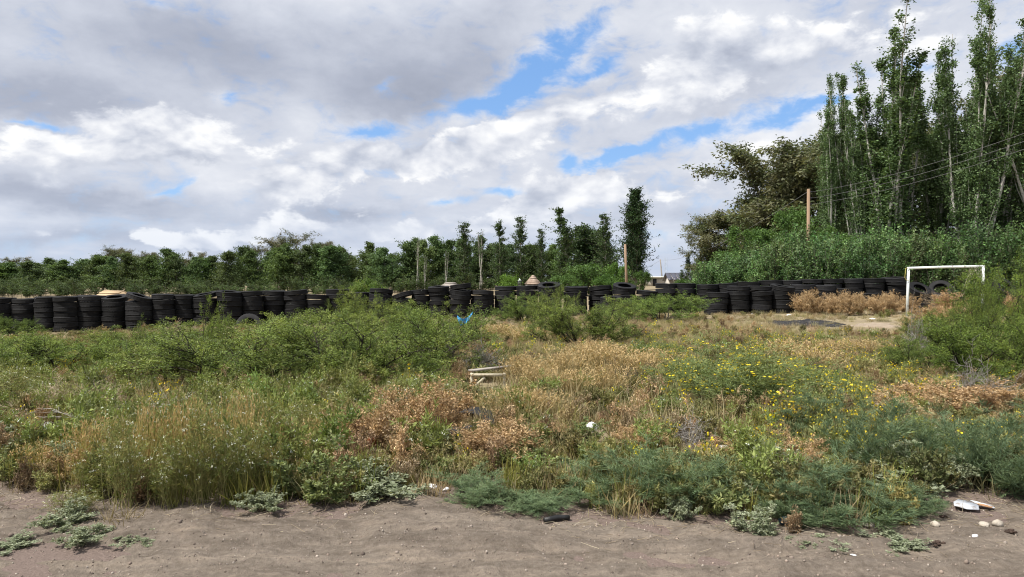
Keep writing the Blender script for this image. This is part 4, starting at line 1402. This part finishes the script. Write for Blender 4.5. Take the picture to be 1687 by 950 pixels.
for i, px in enumerate(range(1318, 1500, 17)):
    bush(orange, 'orange_weed', px + RNG.uniform(-5, 5), 519 + RNG.uniform(-3, 2), 484 + RNG.uniform(-4, 8), 38, 'orange weed of the row below the back tyres, %s from left' % ORD[i], 'weed', 'orange weeds along the right tyre wall', unit_w=1.0, color=tuple(RNG.uniform(.95, 1.2) * np.array((1.0, 1.05, 1.1))))
for px, py, top, w, lab in ((1535, 545, 505, 60, 'orange weed inside the goal opening'), (1560, 515, 483, 60, 'orange weed below the leaning tyres'), (1530, 560, 520, 70, 'orange weed in front of the left goal post'), (1590, 540, 505, 50, 'orange weed beside the right goal post'), (1675, 530, 487, 50, 'orange weed at the right edge below the tyres')):
    bush(orange, 'orange_weed', px, py, top, w, lab, 'weed', unit_w=1.0)
for px, py, top, w, lab in ((800, 838, 778, 130, 'low feathery blue-green weed at the road edge in the middle'), (1020, 842, 752, 150, 'feathery blue-green weed behind the black hose piece'), (1120, 852, 738, 150, 'tall feathery blue-green weed right of the black hose piece'), (890, 852, 812, 100, 'flat feathery green weed left of the black hose piece'),
                            (1390, 872, 765, 180, 'feathery dark green weed spreading to the road at right'), (1440, 800, 664, 150, 'large dusky green feathery weed behind the yellow flowers'), (1360, 740, 655, 120, 'dusky feathery weed below the yellow-flowered bush'), (1600, 800, 690, 180, 'large dark green feathery weed at right'), (1668, 830, 684, 150, 'tall dark green feathery weed at the right edge'),
                            (1310, 868, 790, 120, 'feathery green weed above the dark bag'), (1540, 760, 690, 120, 'dusky feathery weed in front of the orange weeds'), (1700, 760, 670, 140, 'feathery weed beyond the right edge'), (1250, 830, 770, 110, 'feathery green weed right of the tall blue-green one'), (960, 800, 760, 90, 'small feathery weed behind the first blue-green one'), (1480, 860, 800, 110, 'low feathery weed left of the torn board')):
    bush(salsola, 'feathery_weed', px, py, top, w * 1.18, lab, 'weed', unit_w=1.0, color=(.92, 1.02, 1.0) if px < 1280 else (.78, .88, .88))
for px, py, top, w, lab in ((640, 832, 768, 120, 'silvery saltbush at the road edge left of the litter'), (430, 852, 812, 80, 'small silvery saltbush at the road edge'), (105, 880, 832, 80, 'grey-green saltbush growing out on the road at left'), (140, 905, 868, 80, 'low grey-green saltbush nearest on the left'), (225, 905, 884, 70, 'tiny flat saltbush on the road'),
                            (15, 912, 888, 70, 'flat saltbush at the lower left corner'), (1240, 892, 838, 80, 'silvery saltbush reaching onto the road at right'), (1125, 862, 822, 60, 'small silvery saltbush below the tall blue-green weed'), (1230, 838, 786, 90, 'silvery saltbush between the feathery weeds'), (1500, 822, 742, 140, 'silvery saltbush patch at right'), (1440, 806, 750, 90, 'pale saltbush sprigs left of the silvery patch'),
                            (1570, 810, 752, 80, 'pale saltbush sprigs right of the silvery patch'), (1360, 918, 890, 80, 'low saltbush on the road at right'), (1480, 915, 885, 100, 'flat spreading weed on the road at right'), (1280, 800, 735, 80, 'upright pale saltbush beside the orange weed at right'), (90, 790, 725, 100, 'grey-green saltbush at the left edge'), (30, 760, 700, 110, 'grey saltbush under the pale brush'), (710, 760, 708, 80, 'silvery saltbush among the orange weeds'), (1660, 800, 745, 70, 'pale saltbush sprigs at the right edge')):
    bush(atri, 'saltbush', px, py, top, w, lab, 'weed', unit_w=1.0)
for px, py, top, w, lab in ((530, 838, 735, 130, 'leafy green weed with small pink flowers at the road edge'), (590, 828, 760, 90, 'leafy weed right of the pink-flowered one'), (900, 790, 728, 100, 'bright leafy weed right of the orange weeds'), (480, 826, 770, 80, 'leafy weed left of the pink-flowered one'), (960, 740, 690, 80, 'leafy green weed around the white bag')):
    bush(leafy, 'leafy_weed', px, py, top, w, lab, 'weed', unit_w=1.0)
for i, (px, py, top, w) in enumerate(((205, 838, 690, 90), (275, 840, 720, 90), (335, 836, 672, 90), (400, 828, 690, 90), (165, 820, 735, 80), (290, 790, 648, 80), (455, 790, 680, 80), (235, 775, 660, 80), (360, 770, 645, 80), (420, 760, 645, 80), (500, 765, 665, 70), (120, 850, 805, 70))):
    bush(mustard, 'white_flowered_weed', px, py + 4, top, w * 1.1, back=.2, label='tall green weed with white flowers at the left, %s of its mass from the left' % ORD[sorted([205, 275, 335, 400, 165, 290, 455, 235, 360, 420, 500, 120]).index(px)], cat='weed', group='white-flowered weeds at the left road edge')
for px, py, top, w, lab in ((20, 690, 612, 110, 'white-flowered weed at the left edge below the shrubs'), (75, 680, 618, 90, 'white-flowered weed beside the pale brush'), (660, 690, 628, 80, 'white-flowered weed above the orange weeds'), (560, 690, 640, 90, 'white-flowered weed below the dense shrub'), (760, 680, 632, 80, 'white-flowered weed at the foot of the broken bench'), (820, 690, 640, 70, 'small white-flowered weed before the broken bench')):
    bush(mustard, 'white_flowered_weed', px, py, top, w, lab, 'weed', unit_w=.76)
for px, py, top, w, lab in ((1222, 690, 570, 235, 'large green bush covered in yellow flowers'), (1140, 650, 585, 120, 'small yellow-flowered weed left of the large one'), (1310, 655, 596, 140, 'yellow-flowered weed right of the large one'), (1400, 660, 620, 100, 'low yellow-flowered weed before the dirt gap'), (1560, 660, 622, 100, 'yellow-flowered weed at the foot of the goal shrubs'), (1260, 780, 715, 110, 'yellow-flowered weed beside the orange weed at right'), (1380, 810, 760, 80, 'small yellow-flowered weed in the feathery weeds'), (1090, 600, 560, 80, 'far yellow-flowered weed left of the large one')):
    bush(yellow, 'yellow_flowered_weed', px, py, top, w, lab, 'weed', unit_w=1.0)
for i, (px, py, top, w) in enumerate(((150, 812, 690, 90), (240, 815, 668, 80), (305, 812, 660, 80), (392, 800, 650, 90), (460, 800, 690, 90), (520, 760, 690, 90), (60, 800, 730, 90), (345, 815, 690, 70))):
    bush(straw, 'straw_grass_clump', px, py, top, w * 1.1, 'yellowed grass stalks among the white-flowered weeds, %s from the left' % ORD[sorted([150, 240, 305, 392, 460, 520, 60, 345]).index(px)], 'grass clump', 'yellowed grass clumps at the left road edge')
for px, py, top, w in ((925, 640, 582, 80), (965, 632, 570, 90), (1010, 636, 572, 90), (1050, 640, 585, 80), (850, 705, 640, 90), (890, 705, 645, 90), (820, 690, 650, 80), (1000, 665, 600, 80), (935, 670, 610, 90), (880, 650, 600, 70), (870, 570, 540, 70), (1300, 605, 560, 90), (1340, 615, 575, 80), (1370, 590, 560, 60), (980, 600, 562, 80), (1080, 620, 575, 80), (820, 560, 535, 60), (1430, 590, 560, 70), (860, 640, 585, 70)):
    bush(golden, 'golden_grass_clump', px, py, top, w * 1.15, 'golden feathery grass clump, %s of those in mid field from the left' % ORD[sorted([925, 965, 1010, 1050, 850, 890, 820.0, 1000, 935, 880, 870, 1300, 1340, 1370, 980, 1080, 820.1, 1430, 860]).index(px if px != 820 else (820.0 if py == 690 else 820.1))], 'grass clump', 'golden grass clumps in mid field', unit_w=.85, unit_h=.95)
for px, py, top, w, lab in ((95, 702, 634, 150, 'pale tan dry brush at the left'), (180, 690, 640, 100, 'pale dry brush right of the tan one'), (60, 545, 520, 40, 'pale dry plant against the second tyre stack'), (300, 560, 535, 90, 'pale dry brush before the ninth tyre stack'), (650, 720, 650, 90, 'pale straw brush behind the orange weeds'), (1545, 512, 482, 40, 'pale dry brush under the leaning tyre')):
    bush(pale, 'pale_brush', px, py, top, w, lab, 'brush', unit_w=1.0)
for px, py, top, w, lab in ((785, 622, 566, 90, 'grey dead brush behind the broken bench'), (1150, 745, 690, 120, 'grey dead brush below the yellow-flowered bush'), (75, 745, 690, 150, 'grey dead brush at the left'), (210, 730, 660, 140, 'bare white dead branches at the left'), (1600, 690, 600, 120, 'grey dead twigs at the foot of the goal shrubs'), (1510, 600, 520, 50, 'grey dead twigs left of the goal shrubs'), (1040, 650, 600, 60, 'dark dead brush in the golden grass'), (740, 620, 550, 90, 'bare dark twigs at the right of the left shrubs')):
    bush(grey, 'dead_brush', px, py, top, w, lab, 'brush', unit_w=1.0, color=(1.4, 1.4, 1.4) if 'white' in lab else ((.45, .42, .4) if 'dark' in lab else (1, 1, 1)))

# ---------------------------------------------------------------- ground cover (stuff)
def cover_points(rng, N, y0, y1, x0=-90, x1=1777, p=1.3):
    u = rng.random(N)
    e = 1 - p if abs(1 - p) > .01 else .01
    Y = (y0 ** e + u * (y1 ** e - y0 ** e)) ** (1 / e)
    px = rng.uniform(x0, x1, N)
    X = (px - W0 / 2) / FPX * Y
    edge = road_edge(X) + .05 + np.where(rng.random(N) < .04, -np.abs(rng.normal(0, .3, N)), np.abs(rng.normal(0, .18, N)))
    k = Y > edge
    X, Y, px = X[k], Y[k], px[k]
    z = gh(X, Y)
    py = HORY - (z - CAMZ) / Y * FPX
    return X, Y, z, px, py


def blobw(px, py, items):
    w = np.zeros(len(px))
    for x, y, rx, ry, a in items:
        w += a * np.exp(-((px - x) / rx) ** 2 - ((py - y) / ry) ** 2)
    return w


def cover(name, lab, meshes, rng, N, wf, y0, y1, s0, s1, tint, p=1.3, tj=.15, zs=(.8, 1.25)):
    X, Y, z, px, py = cover_points(rng, N, y0, y1, p=p)
    k = rng.random(len(X)) < wf(px, py, X, Y)
    X, Y, z = X[k], Y[k], z[k]
    n = len(X)
    s = rng.uniform(s0, s1, (n, 1))
    sc3 = np.concatenate([s, s, s * rng.uniform(*zs, (n, 1))], 1)
    tn = np.asarray(tint)[None] * np.clip(rng.normal(1, tj, (n, 1)), .5, 1.6) * np.clip(rng.normal(1, .05, (n, 3)), .8, 1.2)
    rot = np.concatenate([rng.normal(0, .08, (n, 2)), rng.uniform(0, 6.28, (n, 1))], 1)
    scatter(name, lab, meshes, np.stack([X, Y, z], 1), rot, sc3, tn, rng.integers(0, len(meshes), n))


rc = np.random.default_rng(77)
TAN_R, TAN_T = ((.21, .175, .095), (.17, .15, .075)), ((.44, .375, .22), (.36, .30, .165), (.50, .435, .275), (.30, .27, .13))
dry_t = [tuft(rc, 60, .30, .10, .45, .007, TAN_R, TAN_T, -.06, 3, .12, None, 'dry_tuft', M_DRY_I) for _ in range(4)]
grn_t = [tuft(rc, 45, .34, .08, .40, .008, ((.10, .13, .03),), ((.19, .22, .06), (.26, .25, .09)), -.05, 3, .1, None, 'green_tuft', M_LEAF_I) for _ in range(3)]
olive = [fin1(bushlet(rc, 12, .20, .30, 6, 2, 6, .04, .016, ((.19, .21, .085), (.14, .165, .065), (.26, .255, .12)), (.22, .20, .12), (.05, 1.0), .1, rs=.003), M_LEAF_I, 'olive_weed') for _ in range(4)]
brown = [fin1(bushlet(rc, 14, .20, .32, 6, 3, 5, .022, .010, ((.32, .23, .13), (.25, .17, .09), (.38, .30, .18)), (.28, .20, .12), (.05, 1.1), .1, rs=.003), M_DRY_I, 'brown_weed') for _ in range(3)]
yel = [fin1(bushlet(rc, 16, .18, .34, 4, 0, 5, .05, .010, ((.18, .22, .08), (.24, .26, .11)), (.20, .22, .10), (.05, .8), .08, flowers=((.80, .62, .03),), nfl=14, fsz=.020, fpatch=3, rs=.0025), M_LEAF_I, 'yellow_bloom') for _ in range(2)]
whi = [fin1(bushlet(rc, 14, .18, .42, 5, 2, 5, .05, .013, ((.17, .21, .06), (.22, .25, .08)), (.22, .23, .09), (.02, .6), .08, flowers=((.72, .74, .68),), nfl=16, fsz=.012, fpatch=4, rs=.003), M_LEAF_I, 'white_bloom') for _ in range(2)]

field = [(1150, 545, 330, 40, .9), (980, 610, 200, 60, .6), (1330, 600, 200, 60, .45), (850, 680, 150, 50, .5), (100, 690, 150, 40, .5), (300, 560, 140, 20, .5), (400, 690, 420, 40, .35), (120, 660, 140, 50, .4), (640, 700, 200, 40, .3), (1100, 690, 250, 40, .3)]
burnt = [(1325, 534, 80, 9, 1.0), (1445, 538, 50, 8, .9), (800, 650, 36, 18, .9), (611, 752, 22, 16, 1.5), (975, 724, 26, 18, 1.3), (1190, 750, 35, 14, 1.2), (1457, 664, 30, 16, 1.3), (765, 722, 50, 18, 1.2), (915, 860, 50, 16, 2.0), (1600, 842, 60, 20, 2.0)]


def near(lo, hi, f):
    return lambda py: f + (1 - f) * (1 - sstep(py, lo, hi))


nr = near(620, 720, .45)
cover('dry_grass', ('short straw-coloured dry grass covering the open field', 'grass'), dry_t, rc, 30000, lambda px, py, X, Y: .16 + blobw(px, py, field) - blobw(px, py, burnt), 4.3, 35, .32, .8, (1, .98, .95), p=.8)
cover('tall_dry_grass', ('taller pale dry grass stalks between the shrubs', 'grass'), dry_t, rc, 6000, lambda px, py, X, Y: blobw(px, py, [(110, 675, 120, 30, .6), (330, 690, 200, 30, .25), (620, 700, 150, 35, .35), (860, 680, 110, 40, .55), (1080, 700, 150, 35, .25), (980, 610, 110, 35, .5), (1340, 605, 90, 30, .3), (280, 575, 160, 20, .5)]) - blobw(px, py, burnt), 5.4, 24, .7, 1.3, (1.0, 1.0, .97), p=1.2)
cover('green_grass', ('scattered green grass among the weeds', 'grass'), grn_t, rc, 5500, lambda px, py, X, Y: .20 + blobw(px, py, [(330, 760, 260, 110, .3), (1100, 560, 300, 40, .15)]) - blobw(px, py, burnt), 4.2, 30, .4, .95, (1.08, 1, .85), p=1.4, tj=.22)
cover('olive_weeds', ('low olive-green weeds carpeting the lot', 'ground cover'), olive, rc, 7000, lambda px, py, X, Y: .50 * nr(py) - blobw(px, py, [(1150, 540, 300, 30, .35), (400, 680, 420, 50, .2), (480, 640, 330, 30, .25)]) - blobw(px, py, burnt), 4.2, 34, .35, 1.0, (1.05, .96, .9), p=1.4, tj=.28)
cover('brown_weeds', ('low dried brown weeds between the green ones', 'ground cover'), brown, rc, 5000, lambda px, py, X, Y: .42 * nr(py) + blobw(px, py, [(700, 710, 200, 60, .35), (1500, 690, 200, 50, .3), (1100, 810, 330, 60, -.3), (1500, 800, 250, 60, -.25)]) - blobw(px, py, burnt), 4.2, 34, .4, 1.05, (1, 1, 1), p=1.4, tj=.25)
cover('yellow_blooms', ('small yellow wildflowers dotted over the right side', 'flowers'), yel, rc, 5600, lambda px, py, X, Y: .04 + blobw(px, py, [(1260, 610, 170, 50, .7), (1420, 670, 160, 40, .5), (1350, 760, 160, 60, .35), (1000, 570, 200, 40, .12)]) - blobw(px, py, burnt), 5.6, 28, .6, 1.1, (1, 1, 1), p=1.2)
cover('white_blooms', ('small white wildflowers dotted over the left side', 'flowers'), whi, rc, 3400, lambda px, py, X, Y: .03 + blobw(px, py, [(330, 740, 230, 90, .55), (40, 650, 120, 40, .7), (700, 680, 130, 40, .35)]) - blobw(px, py, burnt), 4.5, 20, .6, 1.1, (1, 1, 1), p=1.2)

# pebbles on the road and at its edge
rp = np.random.default_rng(3)
ico = np.array([(0, 0, 1), (.89, 0, .45), (.28, .85, .45), (-.72, .53, .45), (-.72, -.53, .45), (.28, -.85, .45), (.72, .53, -.45), (-.28, .85, -.45), (-.89, 0, -.45), (-.28, -.85, -.45), (.72, -.53, -.45), (0, 0, -1)])
icf = np.array([(0, 1, 2), (0, 2, 3), (0, 3, 4), (0, 4, 5), (0, 5, 1), (1, 6, 2), (2, 7, 3), (3, 8, 4), (4, 9, 5), (5, 10, 1), (6, 7, 2), (7, 8, 3), (8, 9, 4), (9, 10, 5), (10, 6, 1), (11, 7, 6), (11, 8, 7), (11, 9, 8), (11, 10, 9), (11, 6, 10)])
n = 8000
Y = 2.8 + 2.6 * rp.random(n) ** .85
X = rp.uniform(-.78, .78, n) * Y
s = .0022 + .0055 * rp.random(n) ** 3 + .008 * (rp.random(n) < .006)
z = np.maximum(road_z(X, Y), gh(X, Y))
V = ico[None] * (s[:, None, None] * rp.uniform(.6, 1.3, (n, 1, 3))) * rp.uniform(.8, 1.2, (n, 12, 1)) + np.stack([X, Y, z + s * .2], 1)[:, None]
F = (icf[None] + 12 * np.arange(n)[:, None, None]).reshape(-1, 3)
b = Buf()
b.add(V.reshape(-1, 3), F, np.repeat(colvar(rp, n, ((.22, .18, .15), (.12, .095, .08), (.32, .28, .24), (.24, .19, .155)), .2), 12, 0))
tag(obj('gravel', b.mesh('gravel', M_BARK)), 'loose pebbles and grit on the dirt road', 'gravel', kind='stuff')
# dry litter: straw and twigs at the road edge
n = 2600
X = rp.uniform(-4.6, 4.6, n)
Y = road_edge(X) + rp.normal(.15, .28, n)
P = grow(rp, np.stack([X, Y, np.maximum(road_z(X, Y), gh(X, Y)) + .006], 1), np.concatenate([rp.normal(0, 1, (n, 2)), rp.normal(0.05, .12, (n, 1))], 1), rp.uniform(.02, .13, n), 3, .15, 0)
b = Buf()
tubes(b, P, .0018, .001, colvar(rp, n, ((.36, .29, .20), (.22, .17, .12), (.46, .40, .30)), .2), 3)
tag(obj('straw_litter', b.mesh('straw_litter', M_DRY)), 'dry straw and twigs strewn along the road edge', 'litter', kind='stuff')


# ---------------------------------------------------------------- burnt patch and bare soil (thin sheets on the ground)
def patch(name, px0, px1, py0, py1, mat, label, cat, seed, lift=.012):
    r = np.random.default_rng(seed)
    c = gnd((px0 + px1) / 2, (py0 + py1) / 2)
    a, b_ = gnd((px0 + px1) / 2, py1), gnd((px0 + px1) / 2, py0)
    rx, ry = (px1 - px0) / 2 * c.y / FPX, (b_.y - a.y) / 2
    xs, ys = np.linspace(-1.25, 1.25, 60), np.linspace(-1.25, 1.25, 40)
    ph = r.uniform(0, 6.28, 6)

    def zf(X, Yq):
        th = np.arctan2(Yq, X)
        rad = np.hypot(X, Yq) - (.86 + .12 * np.sin(3 * th + ph[0]) + .10 * np.sin(5 * th + ph[1]) + .06 * np.sin(9 * th + ph[2]))
        h = lift + .02 * np.sin(X * 13 + ph[3]) * np.sin(Yq * 9 + ph[4]) ** 2 + .015 * np.sin(X * 31 + Yq * 17)
        return gh(c.x + X * rx, c.y + Yq * ry) + np.where(rad < 0, h + .01, -.08 - rad * .2)
    me = grid_mesh(name, xs, ys, zf, mat)
    co = np.empty(len(me.vertices) * 3, np.float32)
    me.vertices.foreach_get('co', co)
    co = co.reshape(-1, 3)
    co[:, 0] = c.x + co[:, 0] * rx
    co[:, 1] = c.y + co[:, 1] * ry
    me.vertices.foreach_set('co', co.ravel())
    me.update()
    return tag(obj(name, me), label, cat, kind='structure')


M_CHAR = plain_mat('charred_ground', [(.3, (.012, .012, .013)), (.55, (.03, .029, .03)), (.68, (.09, .085, .08)), (.8, (.2, .19, .17))], 6, .9, .2, .8, 25, tint=False)
M_BARE = plain_mat('bare_soil', [(.3, (.21, .17, .125)), (.7, (.31, .255, .20))], 3, .95, .1, .5, 25, tint=False)
patch('burnt_ground', 1262, 1392, 526, 540, M_CHAR, 'black burnt patch on the field before the tyre wall', 'ground', 4)
patch('bare_soil', 1405, 1482, 532, 542, M_BARE, 'pale bare soil beside the burnt patch', 'ground', 5)


# ---------------------------------------------------------------- small things lying about
def lump(rng, sx, sy, sz, mat, name, rough=.25):
    V = ico * (sx, sy, sz) * (1 + rng.uniform(-rough, rough, (12, 1)))
    b = Buf()
    # one subdivision for a less faceted lump
    mid, F, VV = {}, [], [tuple(v) for v in V]

    def m(i, j):
        k = (min(i, j), max(i, j))
        if k not in mid:
            q = (np.array(VV[i]) + np.array(VV[j])) / 2 * (1.08 + rng.uniform(-.08, .08))
            mid[k] = len(VV)
            VV.append(tuple(q))
        return mid[k]
    for a_, b__, c_ in icf:
        x, y, z_ = m(a_, b__), m(b__, c_), m(c_, a_)
        F += [(a_, x, z_), (x, b__, y), (z_, y, c_), (x, y, z_)]
    b.add(np.array(VV), np.array(F), (1, 1, 1))
    return b.mesh(name, mat, True)


def clod_mesh(rng, s_):
    b = Buf()
    for i in range(7):
        c = rng.normal(0, 1, 3) * (s_ * .7, s_ * .55, s_ * .12)
        r = s_ * rng.uniform(.3, .6)
        b.add(ico * (r, r, r * .6) * (1 + rng.uniform(-.25, .25, (12, 1))) + c, icf, (1, 1, 1))
    return b.mesh('dung_clod', M_CLOD)


def road_top(p):
    return max(float(road_z(p.x, p.y)), gz(p.x, p.y))


def put(name, px, py, sx, sy, sz, mat, label, cat, group=None, rough=.25, raise_=0.0):
    p = gnd(px, py)
    p.z = road_top(p) + sz * .55 + raise_
    return tag(obj(name, lump(rp, sx, sy, sz, mat, name, rough), None, p, (0, 0, rp.uniform(0, 6.28))), label, cat, group)


for px, py, s_, lab in ((1430, 869, .032, 'pale stone left of the dung clods'), (1540, 873, .026, 'small upright stone below the torn board'), (1622, 872, .026, 'flat pale stone right of the torn board'), (1643, 873, .032, 'largest pale stone right of the torn board')):
    put('stone', px, py, s_ * 1.3, s_, s_ * .75, M_STONE, lab, 'stone', 'stones on the road edge')
for px, py, s_, lab in ((1468, 862, .045, 'dark dung clod below the low feathery weed'), (1546, 905, .038, 'dark dung clod on the road under the small stone'), (1661, 884, .045, 'dark dung clod at the right edge'), (1552, 858, .03, 'small dark clod left of the torn board')):
    p = gnd(px, py)
    p.z = road_top(p) + s_ * .2
    tag(obj('dung_clod', clod_mesh(rp, s_ * .8), None, p), lab, 'clod', 'dark clods on the road edge')
for px, py, w, h, lab in ((975, 716, .075, .085, 'crumpled white plastic bag among the weeds in the middle'), (1068, 704, .06, .03, 'small white scrap behind the feathery weeds'), (1190, 742, .13, .035, 'long white scrap below the grey dead brush'), (1457, 656, .10, .035, 'white scrap on the bare gap before the orange weeds'),
                          (866, 588, .12, .05, 'white litter in the grass behind the bench'), (1245, 517, .22, .07, 'pale rubbish heap left of the burnt patch'), (1300, 521, .20, .07, 'whitish rubbish heap above the burnt patch'), (712, 806, .045, .02, 'white shard at the road edge in the middle'), (735, 808, .035, .015, 'smaller white shard beside the first at the road edge'),
                          (1605, 893, .022, .012, 'white paper bit on the road below the torn board'), (1405, 926, .022, .008, 'white paper bit nearest on the road at right'), (1437, 526, .15, .04, 'white scrap on the bare soil before the goal'), (1550, 748, .06, .03, 'white scrap in the feathery weeds at right')):
    put('plastic_scrap', px, py, w, w * .6, h, M_PLASTIC, lab, 'litter', None, .45)
put('dark_bag', 1294, 866, .05, .04, .03, plain_mat('teal_bag', [(.3, (.02, .05, .07)), (.7, (.05, .10, .13))], 12, .4, .4), 'small dark teal bag at the weeds edge on the right', 'bag', None, .4)
put('rusty_tin', 611, 744, .055, .05, .055, M_RUST, 'rusty red-brown tin half hidden in dried weeds', 'tin', None, .08, .06)
# black hose piece
p, q = gnd(897, 862), gnd(938, 857)
p.z, q.z = road_top(p) + .018, road_top(q) + .02
md = (p + q) / 2 + Vector((0, .012, .004))
tag(obj('hose_piece', tube_mesh('hose_piece', M_BLACK, [(0, 0, 0), (md - p) * .5, md - p, (md - p) * .5 + (q - p) * .5, q - p], .019, .016, 9), None, p), 'short black piece of rubber hose lying on the road', 'hose')
# torn board
p = gnd(1598, 838)
p.z = road_top(p) + .006
g_ = empty('torn_board', p, .12, (.8, .8, .8))
tag(g_, 'torn white-faced board with brown patches lying at the road edge', 'board')
V, F = [], []
pts = [(-.175, -.02), (-.10, -.055), (-.01, -.075), (.04, -.03), (.03, .03), (-.02, .075), (-.10, .045)]
pts2 = [(.06, -.03), (.10, -.06), (.165, -.055), (.19, -.01), (.12, .03), (.06, .05)]
for nm, pp, mt, tilt in (('faced_piece', pts, plain_mat('board_face', [(.35, (.30, .28, .27)), (.48, (.48, .51, .56)), (.8, (.58, .62, .68))], 12, .6, .3, .3, 40), .10), ('brown_piece', pts2, M_CARD, .05)):
    m_ = len(pp)
    zz = [.030 + tilt * (y + .05) * 1.2 + .008 * math.sin(x * 25) for x, y in pp]
    V = [(x, y * 1.5, z) for (x, y), z in zip(pp, zz)] + [(x, y * 1.5, z - .006) for (x, y), z in zip(pp, zz)]
    F = [tuple(range(m_)), tuple(range(2 * m_ - 1, m_ - 1, -1))] + [(i, i + m_, (i + 1) % m_ + m_, (i + 1) % m_) for i in range(m_)]
    obj(nm, poly_mesh(nm, mt, V, F), g_)

# broken wooden bench frame
pb = gnd(803, 642)
pb.z = gz(pb.x, pb.y)
kk = pb.y / FPX
M_CREAM = plain_mat('old_cream_paint', [(.3, (.25, .19, .12)), (.45, (.50, .45, .33)), (.8, (.62, .58, .46))], 9, .7, .2, .3, 30)
g_ = empty('broken_bench', pb)
tag(g_, 'broken pale wooden bench frame with weathered boards leaning back into grass', 'bench')
zt = ztop(614, pb.y) - pb.z
xl_, xr_ = -26 * kk, 28 * kk
obj('leg', boxm('bench_leg', M_CREAM, ((xl_, 0, zt / 2 - .05), (.036, .036, zt + .1))), g_)
obj('leg', boxm('bench_leg', M_CREAM, ((xr_, 0, zt / 2 - .05), (.036, .036, zt + .1))), g_)
obj('rail', boxm('bench_rail', M_CREAM, (((xl_ + xr_) / 2, -.035, zt - .025), (xr_ - xl_ + .04, .02, .04))), g_)
L_ = 24 * kk
obj('brace', boxm('bench_brace', M_CREAM, ((xl_ + .10, -.03, zt - .14), (.035, .02, .24), Matrix.Rotation(math.radians(48), 3, 'Y'))), g_)
pe = at(890, 598, pb.y + 1.5)
for i, (dx, dz, sp) in enumerate(((0, .03, 0), (.02, .012, .11))):
    a = Vector((xl_ - .02 + dx, .02 + sp, zt + dz))
    e = Vector((pe.x - pb.x - .06 * i, 1.3 + sp, pe.z - pb.z + dz - .03 * i))
    if i == 0:
        e = a.lerp(e, .62)
    else:
        a = a.lerp(e, .34)
    dirv = (e - a)
    rot = dirv.to_track_quat('X', 'Z').to_matrix()
    obj('board', boxm('bench_board', M_OLDWOOD, (tuple((a + e) / 2), (dirv.length, .10, .022), rot)), g_)

# blue sheet snagged in the shrubs
p = gnd(766, 578)
D = p.y
zt = ztop(516, D)
xs = np.linspace(-1, 1, 9)
ys = np.linspace(0, 1, 6)
V = []
wd = 13 * D / FPX
hgt = 17 * D / FPX
for yy in ys:
    for xx in xs:
        wv = wd * (1 - .45 * yy ** 1.5)
        V.append((xx * wv, .05 * math.sin(xx * 4 + yy * 3), zt - p.z - hgt * yy - .12 * (1 - xx * xx) * (1 - yy) + .05 * xx))
F = [(j * 9 + i, j * 9 + i + 1, (j + 1) * 9 + i + 1, (j + 1) * 9 + i) for j in range(5) for i in range(8)]
V2 = V + [(x, y + .006, z) for x, y, z in V]
F2 = F + [tuple(q + 54 for q in f[::-1]) for f in F]
o = obj('blue_sheet', poly_mesh('blue_sheet', M_BLUE, V2, F2), None, p)
tag(o, 'bright blue plastic sheet sagging between shrubs before the tyre wall', 'sheet')
